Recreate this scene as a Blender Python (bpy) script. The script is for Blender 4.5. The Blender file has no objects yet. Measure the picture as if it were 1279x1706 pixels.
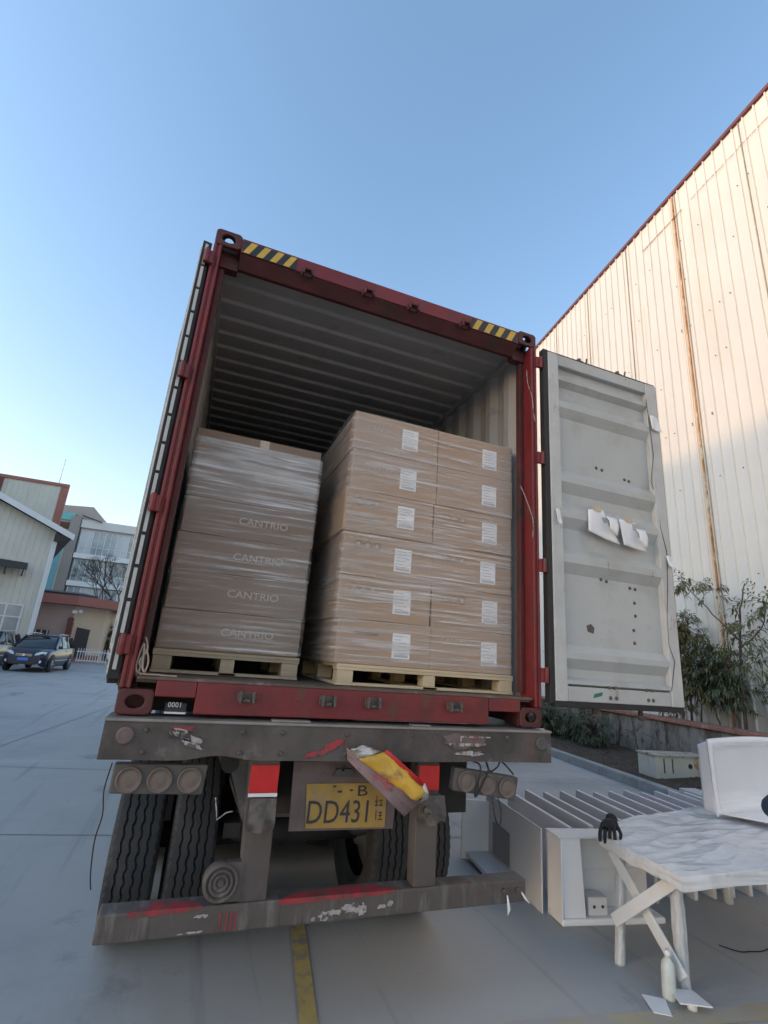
import bpy, bmesh, math, random
from mathutils import Vector, Matrix, noise
R=math.radians; C=bpy.context.scene.collection; sc=bpy.context.scene
random.seed(7)
# ---------------- camera, world, sun, exposure ----------------
cam=bpy.data.cameras.new('camera'); co=bpy.data.objects.new('camera',cam); C.objects.link(co); sc.camera=co
yaw,pit,rol=.344778621,.289200417,.0773071156
fw=Vector((math.sin(yaw)*math.cos(pit),math.cos(yaw)*math.cos(pit),math.sin(pit)))
r0=Vector((math.cos(yaw),-math.sin(yaw),0)); u0=r0.cross(fw)
rt=math.cos(rol)*r0+math.sin(rol)*u0; up=-math.sin(rol)*r0+math.cos(rol)*u0
co.matrix_world=Matrix(((rt.x,up.x,-fw.x,-.9458),(rt.y,up.y,-fw.y,-2.7791),(rt.z,up.z,-fw.z,1.741),(0,0,0,1)))
cam.sensor_fit='HORIZONTAL'; cam.sensor_width=36; cam.lens=36*822.83/1279; cam.clip_start=.05; cam.clip_end=2000
SEL,SAZ=R(16),R(-88)      # sun elevation; azimuth measured from +Y towards +X
w=bpy.data.worlds.new('World'); sc.world=w; w.use_nodes=True; nt=w.node_tree
sky=nt.nodes.new('ShaderNodeTexSky'); sky.sky_type='NISHITA'; sky.sun_disc=False
sky.sun_elevation=SEL; sky.sun_rotation=SAZ; sky.air_density=1.0; sky.dust_density=.9; sky.ozone_density=1.6; sky.altitude=50
bg=nt.nodes['Background']; bg.inputs[1].default_value=.122; tint=nt.nodes.new('ShaderNodeMix'); tint.data_type='RGBA'; tint.blend_type='MULTIPLY'; tint.inputs['Factor'].default_value=1; tint.inputs['B'].default_value=(.965,1.005,.965,1)
nt.links.new(sky.outputs[0],tint.inputs['A']); 
tg=nt.nodes.new('ShaderNodeTexCoord'); sx_=nt.nodes.new('ShaderNodeSeparateXYZ'); nt.links.new(tg.outputs['Generated'],sx_.inputs[0])
hm=nt.nodes.new('ShaderNodeMapRange'); hm.interpolation_type='SMOOTHSTEP'; hm.inputs[1].default_value=.0; hm.inputs[2].default_value=.80; hm.inputs[3].default_value=1; hm.inputs[4].default_value=0; nt.links.new(sx_.outputs[2],hm.inputs[0])
hz=nt.nodes.new('ShaderNodeMix'); hz.data_type='RGBA'; hz.blend_type='MULTIPLY'; hz.inputs['B'].default_value=(1.10,.88,.78,1); nt.links.new(hm.outputs[0],hz.inputs['Factor']); nt.links.new(tint.outputs['Result'],hz.inputs['A']); nt.links.new(hz.outputs['Result'],bg.inputs[0])
sl=bpy.data.lights.new('sun','SUN'); sl.energy=.45; sl.angle=R(.8); sl.color=(1,.57,.27)
so=bpy.data.objects.new('sun',sl); C.objects.link(so)
sd=Vector((math.sin(SAZ)*math.cos(SEL),math.cos(SAZ)*math.cos(SEL),math.sin(SEL)))
so.rotation_euler=sd.to_track_quat('Z','Y').to_euler()
sc.view_settings.view_transform='Standard'; sc.view_settings.look='None'; sc.view_settings.gamma=1
sc.view_settings.exposure=1.85

# ---------------- helpers ----------------
def tag(o,label=None,cat=None,group=None,kind=None):
    if label: o['label']=label
    if cat: o['category']=cat
    if group: o['group']=group
    if kind: o['kind']=kind
    return o
def empty(name,loc,label=None,cat=None,group=None,rz=0):
    o=bpy.data.objects.new(name,None); C.objects.link(o); o.location=loc; o.rotation_euler=(0,0,rz); o.empty_display_size=.2
    return tag(o,label,cat,group)
def wloc(o):
    v=Vector((0,0,0))
    while o: v+=Vector(o.location); o=o.parent
    return v
class MB:
    def __init__(s): s.b=bmesh.new()
    def face(s,pts):
        try: return s.b.faces.new([s.b.verts.new(p) for p in pts])
        except ValueError: pass
    def hexa(s,p):   # p: 4 bottom, 4 top
        v=[s.b.verts.new(q) for q in p]
        for f in ((3,2,1,0),(4,5,6,7),(0,1,5,4),(1,2,6,5),(2,3,7,6),(3,0,4,7)): s.b.faces.new([v[i] for i in f])
        return s
    def box(s,x0,x1,y0,y1,z0,z1):
        return s.hexa([(x0,y0,z0),(x1,y0,z0),(x1,y1,z0),(x0,y1,z0),(x0,y0,z1),(x1,y0,z1),(x1,y1,z1),(x0,y1,z1)])
    def bar(s,a,b,w,h,up=(0,0,1)):   # rectangular bar between two points
        a=Vector(a);b=Vector(b);d=(b-a).normalized();u=Vector(up)
        if abs(d.dot(u))>.98: u=Vector((0,1,0))
        x=d.cross(u).normalized()*w/2; y=x.cross(d).normalized()*h/2
        return s.hexa([a-x-y,a+x-y,b+x-y,b-x-y,a-x+y,a+x+y,b+x+y,b-x+y])
    def tube(s,pts,rad,n=8,cap=True):
        pts=[Vector(p) for p in pts]
        if not hasattr(rad,'__len__'): rad=[rad]*len(pts)
        rings=[]; px=None
        for i,p in enumerate(pts):
            d=(pts[min(i+1,len(pts)-1)]-pts[max(i-1,0)]).normalized()
            if px is None: px=d.orthogonal().normalized()
            else:
                px=(px-d*px.dot(d))
                px=px.normalized() if px.length>1e-5 else d.orthogonal().normalized()
            py=d.cross(px)
            rings.append([s.b.verts.new(p+(px*math.cos(2*math.pi*k/n)+py*math.sin(2*math.pi*k/n))*rad[i]) for k in range(n)])
        for a,b in zip(rings,rings[1:]):
            for k in range(n): 
                f=s.b.faces.new((a[k],a[(k+1)%n],b[(k+1)%n],b[k])); f.smooth=True
        if cap: s.b.faces.new(rings[0][::-1]); s.b.faces.new(rings[-1])
        return s
    def lathe(s,prof,o,ax,n=32,closed=False):  # prof list (r,h) about axis
        o=Vector(o);ax=Vector(ax).normalized();x=ax.orthogonal().normalized();y=ax.cross(x)
        rings=[[s.b.verts.new(o+ax*h+(x*math.cos(2*math.pi*k/n)+y*math.sin(2*math.pi*k/n))*max(r,1e-4)) for k in range(n)] for r,h in prof]
        for a,b in zip(rings,rings[1:]):
            for k in range(n): s.b.faces.new((a[k],a[(k+1)%n],b[(k+1)%n],b[k])).smooth=True
        if not closed:
            s.b.faces.new(rings[0][::-1]); s.b.faces.new(rings[-1])
        return s
    def prism(s,poly,d):    # poly points, extruded by vector d
        d=Vector(d); a=[s.b.verts.new(p) for p in poly]; b=[s.b.verts.new(Vector(p)+d) for p in poly]; n=len(a)
        s.b.faces.new(a[::-1]); s.b.faces.new(b)
        for k in range(n): s.b.faces.new((a[k],a[(k+1)%n],b[(k+1)%n],b[k]))
        return s
    def sheet(s,prof,d,t=None):   # open strip profile extruded by d, optional thickness vector
        d=Vector(d); a=[s.b.verts.new(p) for p in prof]; b=[s.b.verts.new(Vector(p)+d) for p in prof]
        for k in range(len(a)-1): s.b.faces.new((a[k],a[k+1],b[k+1],b[k]))
        if t: s.sheet([Vector(p)+Vector(t) for p in prof],d)
        return s
    def holeplate(s,c,u,v,w,h,rx,ry,t):  # plate with an oval hole, thickness along u x v
        c=Vector(c);u=Vector(u);v=Vector(v);nn=u.cross(v)*t;N=24;lay=[]
        for off in (Vector((0,0,0)),nn):
            inn=[];out=[]
            for k in range(N):
                a=2*math.pi*(k+.5)/N;ca,sa=math.cos(a),math.sin(a);m=max(abs(ca),abs(sa))
                out.append(s.b.verts.new(c+off+u*ca/m*w/2+v*sa/m*h/2)); inn.append(s.b.verts.new(c+off+u*ca*rx+v*sa*ry))
            lay.append((inn,out))
        for i,(a,b) in enumerate(lay):
            for k in range(N):
                f=(a[k],b[k],b[(k+1)%N],a[(k+1)%N]); s.b.faces.new(f if i else f[::-1])
        for j in (0,1):
            a,b=lay[0][j],lay[1][j]
            for k in range(N): s.b.faces.new((a[k],a[(k+1)%N],b[(k+1)%N],b[k]))
        return s
    def grid(s,f,nu,nv,smooth=True):
        V=[[s.b.verts.new(f(i/nu,j/nv)) for j in range(nv+1)] for i in range(nu+1)]
        for i in range(nu):
            for j in range(nv):
                q=s.b.faces.new((V[i][j],V[i+1][j],V[i+1][j+1],V[i][j+1])); q.smooth=smooth
        return s
    def build(s,name,mat,parent=None,org=None,bevel=0,seg=2,solid=0,local=False,norm=True):
        o=Vector((0,0,0))
        if parent is not None and not local: o=wloc(parent)
        if parent is None and org is not None: o=Vector(org)
        if norm: bmesh.ops.recalc_face_normals(s.b,faces=s.b.faces)
        me=bpy.data.meshes.new(name)
        if o.length>0: bmesh.ops.translate(s.b,verts=s.b.verts,vec=-o)
        s.b.to_mesh(me); s.b.free(); me.materials.append(mat)
        ob=bpy.data.objects.new(name,me); C.objects.link(ob)
        if parent is not None: ob.parent=parent
        elif org is not None: ob.location=o
        if solid:
            m=ob.modifiers.new('t','SOLIDIFY'); m.thickness=solid; m.offset=0
        if bevel:
            m=ob.modifiers.new('b','BEVEL'); m.width=bevel; m.segments=seg; m.limit_method='ANGLE'; m.angle_limit=R(40); m.harden_normals=False
        return ob
def copy_tree(o,parent=None):
    c=o.copy(); C.objects.link(c); c.parent=parent
    for ch in [k for k in o.children]: copy_tree(ch,c)
    return c
def text(name,s,size,pos,X,Y,mat,parent=None,ex=.0008,sx=1,align='CENTER',bold=0,local=False):
    cu=bpy.data.curves.new('t','FONT'); cu.body=s; cu.size=size; cu.extrude=ex; cu.align_x=align; cu.align_y='CENTER'; cu.offset=bold; cu.resolution_u=3
    ob=bpy.data.objects.new('t',cu); me=bpy.data.meshes.new_from_object(ob); bpy.data.objects.remove(ob)
    X=Vector(X).normalized();Y=Vector(Y).normalized();Z=X.cross(Y)
    o=Vector(pos)-(wloc(parent) if parent is not None and not local else Vector((0,0,0)))
    me.transform(Matrix(((X.x*sx,Y.x,Z.x,o.x),(X.y*sx,Y.y,Z.y,o.y),(X.z*sx,Y.z,Z.z,o.z),(0,0,0,1))))
    me.materials.clear(); me.materials.append(mat); me.name=name
    ob=bpy.data.objects.new(name,me); C.objects.link(ob)
    if parent is not None: ob.parent=parent
    return ob
# ---------------- materials ----------------
def M(name,col,rough=.6,metal=0,var=.12,scale=4,patches=(),bump=0,bscale=30,stretch=(1,1,1),spec=.5,alpha=None,trans=0,coat=0):
    m=bpy.data.materials.new(name); m.use_nodes=True; n=m.node_tree.nodes; l=m.node_tree.links; p=n['Principled BSDF']
    tc=n.new('ShaderNodeTexCoord')
    def nz(sc_,det=5,st=(1,1,1),rg=.6):
        mp=n.new('ShaderNodeMapping'); mp.inputs['Scale'].default_value=st; l.new(tc.outputs['Object'],mp.inputs[0])
        t=n.new('ShaderNodeTexNoise'); t.inputs['Scale'].default_value=sc_; t.inputs['Detail'].default_value=det; t.inputs['Roughness'].default_value=rg
        l.new(mp.outputs[0],t.inputs['Vector']); return t
    t=nz(scale,6,stretch); cr=n.new('ShaderNodeValToRGB'); l.new(t.outputs[0],cr.inputs[0])
    cr.color_ramp.elements[0].position=.3; cr.color_ramp.elements[1].position=.7
    cr.color_ramp.elements[0].color=(*[c*(1-var) for c in col],1); cr.color_ramp.elements[1].color=(*[min(1,c*(1+var)) for c in col],1)
    out=cr.outputs[0]
    for (pc,ps,th,sf,st) in patches:
        t=nz(ps,8,st,.65); mr=n.new('ShaderNodeMapRange'); mr.inputs['From Min'].default_value=th; mr.inputs['From Max'].default_value=th+sf
        l.new(t.outputs[0],mr.inputs[0]); mx=n.new('ShaderNodeMix'); mx.data_type='RGBA'; l.new(mr.outputs[0],mx.inputs['Factor']); l.new(out,mx.inputs['A']); mx.inputs['B'].default_value=(*pc,1); out=mx.outputs['Result']
    l.new(out,p.inputs['Base Color']); p.inputs['Metallic'].default_value=metal
    p.inputs['Specular IOR Level'].default_value=spec; p.inputs['Coat Weight'].default_value=coat
    p.inputs['Transmission Weight'].default_value=trans
    rr=n.new('ShaderNodeMapRange'); rr.inputs['To Min'].default_value=max(0,rough-.1); rr.inputs['To Max'].default_value=min(1,rough+.12); l.new(t.outputs[0],rr.inputs[0]); l.new(rr.outputs[0],p.inputs['Roughness'])
    if bump:
        b=n.new('ShaderNodeBump'); b.inputs['Strength'].default_value=bump; b.inputs['Distance'].default_value=.01; t2=nz(bscale,4,stretch); l.new(t2.outputs[0],b.inputs['Height']); l.new(b.outputs[0],p.inputs['Normal'])
    return m
S1=(1,1,1)
rust=(.09,.035,.02); soot=(.02,.018,.017)
m_conc=M('ground_concrete',(.37,.365,.35),.6,0,.08,.35,[((.26,.265,.265),.35,.48,.2,S1),((.40,.40,.40),.9,.60,.2,S1),((.23,.23,.225),3.5,.64,.12,S1),((.39,.39,.39),.5,.56,.1,(.25,2.2,1)),((.27,.27,.265),.9,.57,.10,(4.5,.16,1)),((.24,.235,.23),.8,.60,.06,(1,.7,1)),((.17,.165,.16),26,.74,.04,S1),((.44,.44,.43),34,.74,.04,S1)],.15,18)
m_joint=M('pavement_joint',(.20,.20,.20),.9)
m_yel=M('yellow_line_paint',(.42,.32,.12),.7,0,.15,3,[((.2,.2,.18),9,.50,.12,S1)])
m_kerb=M('kerb_concrete',(.30,.30,.29),.85,0,.2,3,[((.14,.13,.12),4,.55,.2,S1)],.3,40)
m_soil=M('soil',(.055,.042,.03),.95,0,.4,6,[((.16,.10,.06),14,.58,.08,S1),((.03,.04,.02),5,.6,.1,S1)],.9,25)
m_red=M('container_red',(.15,.014,.018),.5,0,.15,3,[((.10,.014,.016),4,.50,.2,S1),(rust,8,.57,.1,(1,1,.5)),((.28,.05,.04),16,.68,.06,S1)],.12,30)
m_redd=M('container_dark_red',(.075,.015,.015),.6,0,.3,4,[(soot,5,.50,.2,S1),((.16,.02,.02),7,.62,.1,S1)],.25,30)
m_inn=M('container_inner_grey',(.35,.34,.33),.55,0,.08,2,[((.22,.20,.18),5,.58,.2,S1)],.06,20)
m_ply=M('plywood_floor',(.10,.07,.055),.75,0,.3,3,[((.22,.17,.15),10,.55,.2,(1,.2,1)),((.04,.03,.03),6,.6,.1,S1)],.2,20)
m_door=M('door_grey_paint',(.385,.40,.40),.5,0,.06,1.2,[((.31,.31,.29),2.2,.50,.2,S1),((.26,.23,.19),10,.66,.07,(1,1,.22)),((.46,.46,.45),2,.58,.2,S1),((.22,.19,.16),28,.72,.04,(1,1,.5)),((.60,.59,.58),9,.70,.03,(.3,1,1.4))],.08,12)
m_doore=M('door_edge_paint',(.43,.435,.43),.55,0,.1,6,[((.30,.26,.23),11,.60,.08,(1,1,.4)),((.2,.12,.09),24,.69,.05,S1)])
m_gask=M('black_rubber',(.018,.017,.018),.7,0,.3,20)
m_riv=M('rusty_rivet',(.10,.085,.075),.7,.2,.4,60)
m_beam=M('dirty_trailer_steel',(.088,.075,.069),.75,0,.25,3,[((.05,.043,.041),3,.50,.15,(1,1,.7)),((.15,.14,.13),7,.60,.12,S1),((.12,.055,.035),9,.62,.08,(1,1,.5)),((.20,.05,.05),5,.70,.05,S1),((.22,.21,.2),30,.72,.04,(1,1,.4))],.35,25)
m_bump=M('scuffed_bumper_steel',(.083,.071,.065),.7,0,.2,4,[((.15,.14,.13),5,.52,.15,(3,1,.5)),((.20,.045,.045),3,.66,.05,(1,1,1.5)),((.05,.047,.045),9,.58,.1,(3,1,.4))],.3,30)
m_pred=M('red_paint_smear',(.27,.028,.036),.65,0,.3,6,[((.12,.045,.04),6,.47,.15,(2,1,1)),((.09,.075,.07),11,.56,.08,(2,1,1))])
m_bred=M('red_reflector',(.50,.012,.014),.35,0,.1,12,[((.3,.02,.02),15,.62,.1,S1)])
m_whs=M('white_scraped_sticker',(.34,.31,.31),.7,0,.3,30,[((.10,.085,.08),26,.50,.06,S1)])
m_rub=M('tyre_rubber',(.026,.027,.030),.72,0,.25,6,[((.055,.052,.05),4,.55,.2,S1)],.2,60)
m_rim=M('dirty_rim',(.12,.11,.10),.7,.2,.3,8)
m_under=M('underframe_grime',(.035,.03,.028),.85,0,.4,5)
m_lens=M('dusty_lamp_lens',(.135,.105,.09),.55,0,.15,10)
m_lens2=M('dusty_lamp_housing',(.09,.083,.078),.8,0,.2,9)
m_plate=M('yellow_plate',(.36,.215,.05),.55,0,.15,9,[((.24,.18,.13),7,.52,.15,S1)])
m_pb=M('plate_backing_steel',(.145,.105,.10),.8,0,.2,8,[((.07,.06,.058),5,.55,.12,S1),((.22,.05,.06),4,.60,.1,(2,1,1))])
m_ink=M('dark_plate_ink',(.035,.032,.035),.6)
m_yb=M('yellow_board',(.55,.33,.04),.5,0,.2,8,[((.25,.2,.1),10,.55,.15,S1),((.3,.08,.05),5,.64,.1,S1)],.5,14)
m_foil=M('crumpled_foil',(.45,.43,.42),.35,.4,.3,20,[((.25,.1,.1),9,.6,.1,S1)],1.0,30)
m_hy=M('hazard_yellow',(.50,.33,.05),.5,0,.15,20); m_hb=M('hazard_black',(.02,.02,.022),.5)
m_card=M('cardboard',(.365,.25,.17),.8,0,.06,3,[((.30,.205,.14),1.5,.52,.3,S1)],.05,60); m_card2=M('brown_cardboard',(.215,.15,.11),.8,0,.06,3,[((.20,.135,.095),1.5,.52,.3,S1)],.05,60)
m_cardd=M('carton_print_dark',(.10,.075,.07),.8); m_cardw=M('carton_print_light',(.46,.39,.335),.7)
m_tape=M('packing_tape',(.46,.36,.26),.25,0,.05,8)
m_pap=M('white_paper',(.72,.72,.73),.7,0,.04,9); m_pl=M('paper_print',(.42,.42,.44),.8)
m_wood2=M('grey_pallet_wood',(.34,.28,.20),.8,0,.2,5,[((.22,.18,.13),6,.52,.2,(.4,4,4))],.2,40,(.3,3,3)); m_wood=M('pallet_wood',(.52,.42,.28),.75,0,.15,5,[((.36,.26,.15),6,.55,.2,(.4,4,4))],.2,40,(.3,3,3))
m_corr=M('cream_sheet_metal',(.68,.675,.64),.45,0,.04,.6,[((.62,.59,.50),.8,.54,.3,(1,1,.25)),((.60,.48,.36),6,.64,.08,(1,1,.07)),((.45,.30,.2),13,.72,.04,(1,1,.25)),((.70,.70,.66),2,.6,.2,(1,1,.1))],.04,4)
m_lap=M('sheet_lap_shadow_gap',(.35,.33,.29),.7,0,.2,3)
m_rs=M('rust_streak',(.42,.22,.10),.85,0,.25,2,[((.66,.58,.46),6,.50,.12,(1,1,.4)),((.17,.08,.04),4,.57,.1,(1,1,.6))])
m_rtrim=M('red_brown_trim',(.15,.04,.035),.5,0,.15,2)
m_rwall=M('stained_concrete_wall',(.21,.195,.175),.9,0,.15,1.2,[((.08,.065,.05),1.3,.48,.12,(1,1,.45)),((.045,.04,.03),3.5,.55,.1,(1.4,1.4,.35)),((.13,.07,.045),2.2,.62,.08,(1,1,.6)),((.36,.35,.33),3,.62,.15,S1)],.4,20)
m_cop=M('brick_red_coping',(.26,.12,.085),.85,0,.2,5,[((.35,.3,.27),4,.55,.2,S1)],.3,20)
m_acr=M('white_acrylic',(.66,.66,.68),.38,0,.03,2,[((.58,.57,.58),3,.6,.2,S1)],coat=.2)
m_acrw=M('glossy_white_shell',(.80,.81,.84),.18,0,.02,2,coat=.4)
m_plas=M('milky_plastic_film',(.63,.64,.645),.16,0,.08,6,[((.50,.52,.52),5,.55,.15,S1),((.70,.70,.71),9,.60,.1,S1)],.12,26)
m_wrapleg=M('film_wrapped_leg',(.50,.52,.53),.3,0,.15,14,[((.74,.75,.76),14,.60,.05,(1,1,.35)),((.34,.35,.36),9,.60,.1,(1,1,.3))],.9,25,(1,1,.4))
m_blkg=M('black_knit_glove',(.016,.016,.019),.85,0,.3,60,bump=.5,bscale=180)
m_brace=M('pale_board',(.62,.63,.64),.5,0,.06,5)
m_bark=M('bark',(.09,.07,.055),.9,0,.3,8,bump=.4,bscale=30)
def leafmat(name,col,col2):
    m=M(name,col,.5,0,.3,2.5,[(col2,3,.52,.1,S1)]); p=m.node_tree.nodes['Principled BSDF']; return m
m_leaf=leafmat('green_leaves',(.105,.12,.05),(.20,.18,.07)); m_leafd=leafmat('dark_leaves',(.065,.085,.042),(.15,.155,.085)); m_leafo=leafmat('olive_leaves',(.105,.10,.038),(.19,.135,.06))
m_car=M('dark_blue_paint',(.008,.012,.035),.3,.1,.05,2,coat=.3); m_glass=M('dark_glass',(.02,.025,.03),.06,0,.1,2,spec=.9)
m_chr=M('chrome',(.55,.56,.58),.2,.9); m_lamp=M('headlamp_glass',(.65,.68,.72),.1,0,.1,8); m_blue=M('blue_plate',(.04,.16,.55),.4)
m_white=M('white_paint',(.70,.71,.72),.5,0,.05,2); m_off=M('pale_tile_facade',(.56,.56,.57),.6,0,.08,.4); m_offd=M('brown_grey_stone',(.24,.225,.22),.6,0,.1,.4)  # office facade and stone paled, distance haze put into their colour
m_wing=M('window_glass_grey',(.32,.35,.37),.15,0,.3,.6,spec=.8); m_curt=M('blue_green_curtain_glass',(.16,.38,.46),.3,0,.15,.3,spec=.5); m_turq=M('turquoise_glass',(.10,.36,.38),.2)
m_whw=M('pale_green_cladding',(.62,.60,.53),.6,0,.06,.6,[((.52,.50,.45),1.5,.56,.2,(1,1,.2))]); m_pink=M('pink_render',(.46,.35,.31),.8,0,.08,.8); m_cream=M('cream_render',(.60,.48,.36),.8,0,.06,.8)
m_rroof=M('salmon_red_fascia',(.34,.13,.10),.6,0,.1,1); m_dark=M('dark_steel',(.03,.03,.032),.6); m_shade=M('factory_cladding',(.4,.4,.38),.6,0,.08,.3)
def film_mat(name,dens,seed,top=None,th=.48):
    m=bpy.data.materials.new(name); m.use_nodes=True; n=m.node_tree.nodes; l=m.node_tree.links; p=n['Principled BSDF']; o=n['Material Output']
    tc=n.new('ShaderNodeTexCoord')
    def nz(scl,st,det=4,rot=(0,0,0),dist=0.):
        mp=n.new('ShaderNodeMapping'); mp.inputs['Scale'].default_value=st; mp.inputs['Location'].default_value=(seed,seed*2,seed*.7); mp.inputs['Rotation'].default_value=rot; l.new(tc.outputs['Object'],mp.inputs[0])
        t=n.new('ShaderNodeTexNoise'); t.inputs['Scale'].default_value=scl; t.inputs['Detail'].default_value=det; t.inputs['Distortion'].default_value=dist; l.new(mp.outputs[0],t.inputs['Vector']); return t.outputs[0]
    def ramp(v,a,b,c,d):
        r=n.new('ShaderNodeMapRange'); r.inputs[1].default_value=a; r.inputs[2].default_value=b; r.inputs[3].default_value=c; r.inputs[4].default_value=d; l.new(v,r.inputs[0]); return r.outputs[0]
    def mth(op,a,b):
        r=n.new('ShaderNodeMath'); r.operation=op; r.use_clamp=op=='ADD'
        for i,v in enumerate((a,b)):
            if isinstance(v,float): r.inputs[i].default_value=v
            else: l.new(v,r.inputs[i])
        return r.outputs[0]
    s1=ramp(nz(3.2,(.55,.55,13),5,(0,.09,0),.25),.02+th,.26+th,0,.6)    # long sloping streaks; folds and their reflections painted as whitish opacity
    s2=ramp(nz(2.2,(.8,.8,24),3,(0,-.05,0),.2),.58,.72,0,.65)
    big=ramp(nz(1.3,(1,1,2.2),3),.36,.62,.25,1)
    f=mth('ADD',mth('MULTIPLY',mth('ADD',s1,s2),big),ramp(nz(1.7,(1,1,1.6),3),.38,.68,dens*.4,dens*1.5))
    if top:
        sp=n.new('ShaderNodeSeparateXYZ'); l.new(tc.outputs['Object'],sp.inputs[0]); f=mth('ADD',f,mth('MULTIPLY',ramp(sp.outputs[2],top[0],top[1],0,top[2]),ramp(nz(2.5,(.7,.7,7),4),.38,.6,.1,1)))
    p.inputs['Base Color'].default_value=(.60,.57,.56,1); p.inputs['Roughness'].default_value=.22; p.inputs['Specular IOR Level'].default_value=.7
    b=n.new('ShaderNodeBump'); b.inputs['Strength'].default_value=.5; b.inputs['Distance'].default_value=.012
    l.new(mth('ADD',nz(3.0,(.6,.6,12),5,(0,.09,0),.3),mth('MULTIPLY',nz(2.4,(.8,.8,26),3),.5)),b.inputs['Height']); l.new(b.outputs[0],p.inputs['Normal'])
    tr=n.new('ShaderNodeBsdfTransparent'); mx=n.new('ShaderNodeMixShader'); l.new(f,mx.inputs[0]); l.new(tr.outputs[0],mx.inputs[1]); l.new(p.outputs[0],mx.inputs[2]); l.new(mx.outputs[0],o.inputs[0])
    return m

# building frame: s runs along the factory wall, q is the distance out from it
vx,vy=.14188,.98988
def W(s,q,z=0): return Vector((vy*q+vx*s,-vx*q+vy*s,z))
# ---------------- ground ----------------
b=MB(); b.face([(-400,-200,0),(400,-200,0),(400,600,0),(-400,600,0)]); tag(b.build('ground',m_conc),kind='structure')
b=MB()
for s in (-2.1,2.74,5.3,9.6,14,18.5,23,28): 
    b.face([W(s,-30,.004),W(s,5.7,.004),W(s+.012,5.7,.004),W(s+.012,-30,.004)])
for q in (-4.4,-9,):
    b.face([W(-10,q,.0045),W(-10,q+.012,.0045),W(40,q+.012,.0045),W(40,q,.0045)])
tag(b.build('pavement_joints',m_joint),kind='structure')
b=MB(); b.face([W(-4,-.147,.008),W(-4,-.055,.008),W(1.25,-.055,.008),W(1.25,-.147,.008)])
tag(b.build('yellow_marking',m_yel),kind='structure')
b=MB(); b.face([W(-.07,.9,.003),W(-.07,5.6,.003),W(.06,5.6,.003),W(.06,.9,.003)])
m_fy=M('worn_yellow_paint',(.40,.34,.22),.65,0,.1,2,[((.32,.325,.33),3,.42,.25,S1)]); tag(b.build('worn_marking',m_fy),kind='structure')
b=MB(); b.prism([W(3.1,5.9,.0),W(3.1,7.8,.0),W(3.1,7.8,.22),W(3.1,5.9,.10)],W(27,0)); tag(b.build('planting_bed',m_soil),kind='structure')
b=MB()
s=4.12
while s<30:
    e=s+.99; b.prism([W(s,5.76,0),W(s,5.9,0),W(s,5.9,.15),W(s,5.775,.15),W(s,5.76,.135)],W(e-s,0)); s+=1.0
o=b.build('kerb',m_kerb,bevel=.006); tag(o,kind='structure')
# ---------------- factory on the right ----------------
fac=empty('factory_building',W(0,9,0),'tall cream corrugated metal factory with dark red roof edge and rust streak','building')
def ribs(mb,s0,s1,q,z0,z1,pitch=.29,out=-1):
    prof=[];s=s0
    while s<s1:
        prof+=[(s,0),(s+pitch*.83,0),(s+pitch*.85,.042),(s+pitch*.95,.042),(s+pitch*.99,0)]; s+=pitch
    mb.sheet([W(a,q+out*h,z0) for a,h in prof],(0,0,z1-z0))
b=MB(); ribs(b,-14,48,9,.85,15.0); b.build('wall',m_corr,fac,norm=False)
b=MB()
for k in range(-7,24):
    s=k*2.03+.01
    b.box(0,0,0,0,0,0) if 0 else b.prism([W(s,8.97,.9),W(s+.02,8.97,.9),W(s+.02,8.999,.9),W(s,8.999,.9)],(0,0,14.1))
b.build('sheet_lap',m_lap,fac)
b=MB(); sr=6.17
b.prism([W(sr,8.965,.9),W(sr+.035,8.965,.9),W(sr+.035,8.998,.9),W(sr,8.998,.9)],(0,0,14.1)); b.build('rust_streak',m_rs,fac)
b=MB(); b.prism([W(sr+.036,8.985,.9),W(sr+.17,8.985,.9),W(sr+.17,8.995,.9),W(sr+.036,8.995,.9)],(0,0,14.1))
mm=M('pale_rust_wash',(.62,.50,.36),.7,0,.1,1,[((.66,.645,.585),3,.50,.2,(1,1,.3))]); b.build('rust_wash',mm,fac)
b=MB(); b.prism([W(-14,8.93,15.0),W(-14,9.3,15.0),W(-14,9.3,15.13),W(-14,8.93,15.10)],W(62,0)); b.build('eave_trim',m_rtrim,fac)
b=MB(); b.prism([W(-14,9.31,.0),W(-14,30,.0),W(-14,30,15.9),W(-14,9.31,15.14)],W(62,0)); b.build('roof',m_shade,fac)
b=MB()   # horizontal lap line with drips under the eave
for s0,s1,z in ((4.6,5.9,14.2),(5.0,3.1,14.2)):
    pass
random.seed(3)
s=5.6
while s>2.2:
    b.tube([W(s,8.965,14.25+random.uniform(-.02,.02)),W(s-.28,8.965,14.25+random.uniform(-.02,.02))],.008,5); s-=.29
b.tube([W(7.4,8.965,14.2),W(5.9,8.965,14.22)],.012,5)
b.build('lap_line',m_rs,fac)
b=MB()
for k in range(150):
    s=round(random.uniform(2.5,16)/.29)*.29+.262; z=random.choice([2.4,4,5.2,6.3,7.9,9.3,10.6,12,13.3])+random.uniform(-.04,.04)
    b.lathe([(.016,0),(.012,.014)],W(s,8.974,z),-W(0,1,0),8)
b.build('screw_heads',m_riv,fac)['kind']='stuff'
b=MB()
for k in range(14):
    s=12.0+random.uniform(-.5,.5)+(k%2)*.6; z=random.uniform(9.3,12.2); b.prism([W(s,8.972,z),W(s+.05,8.972,z+.02),W(s+.035,8.972,z-random.uniform(.1,.35))],W(0,.02,0))
b.build('peeling_patch',m_rs,fac)
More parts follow.
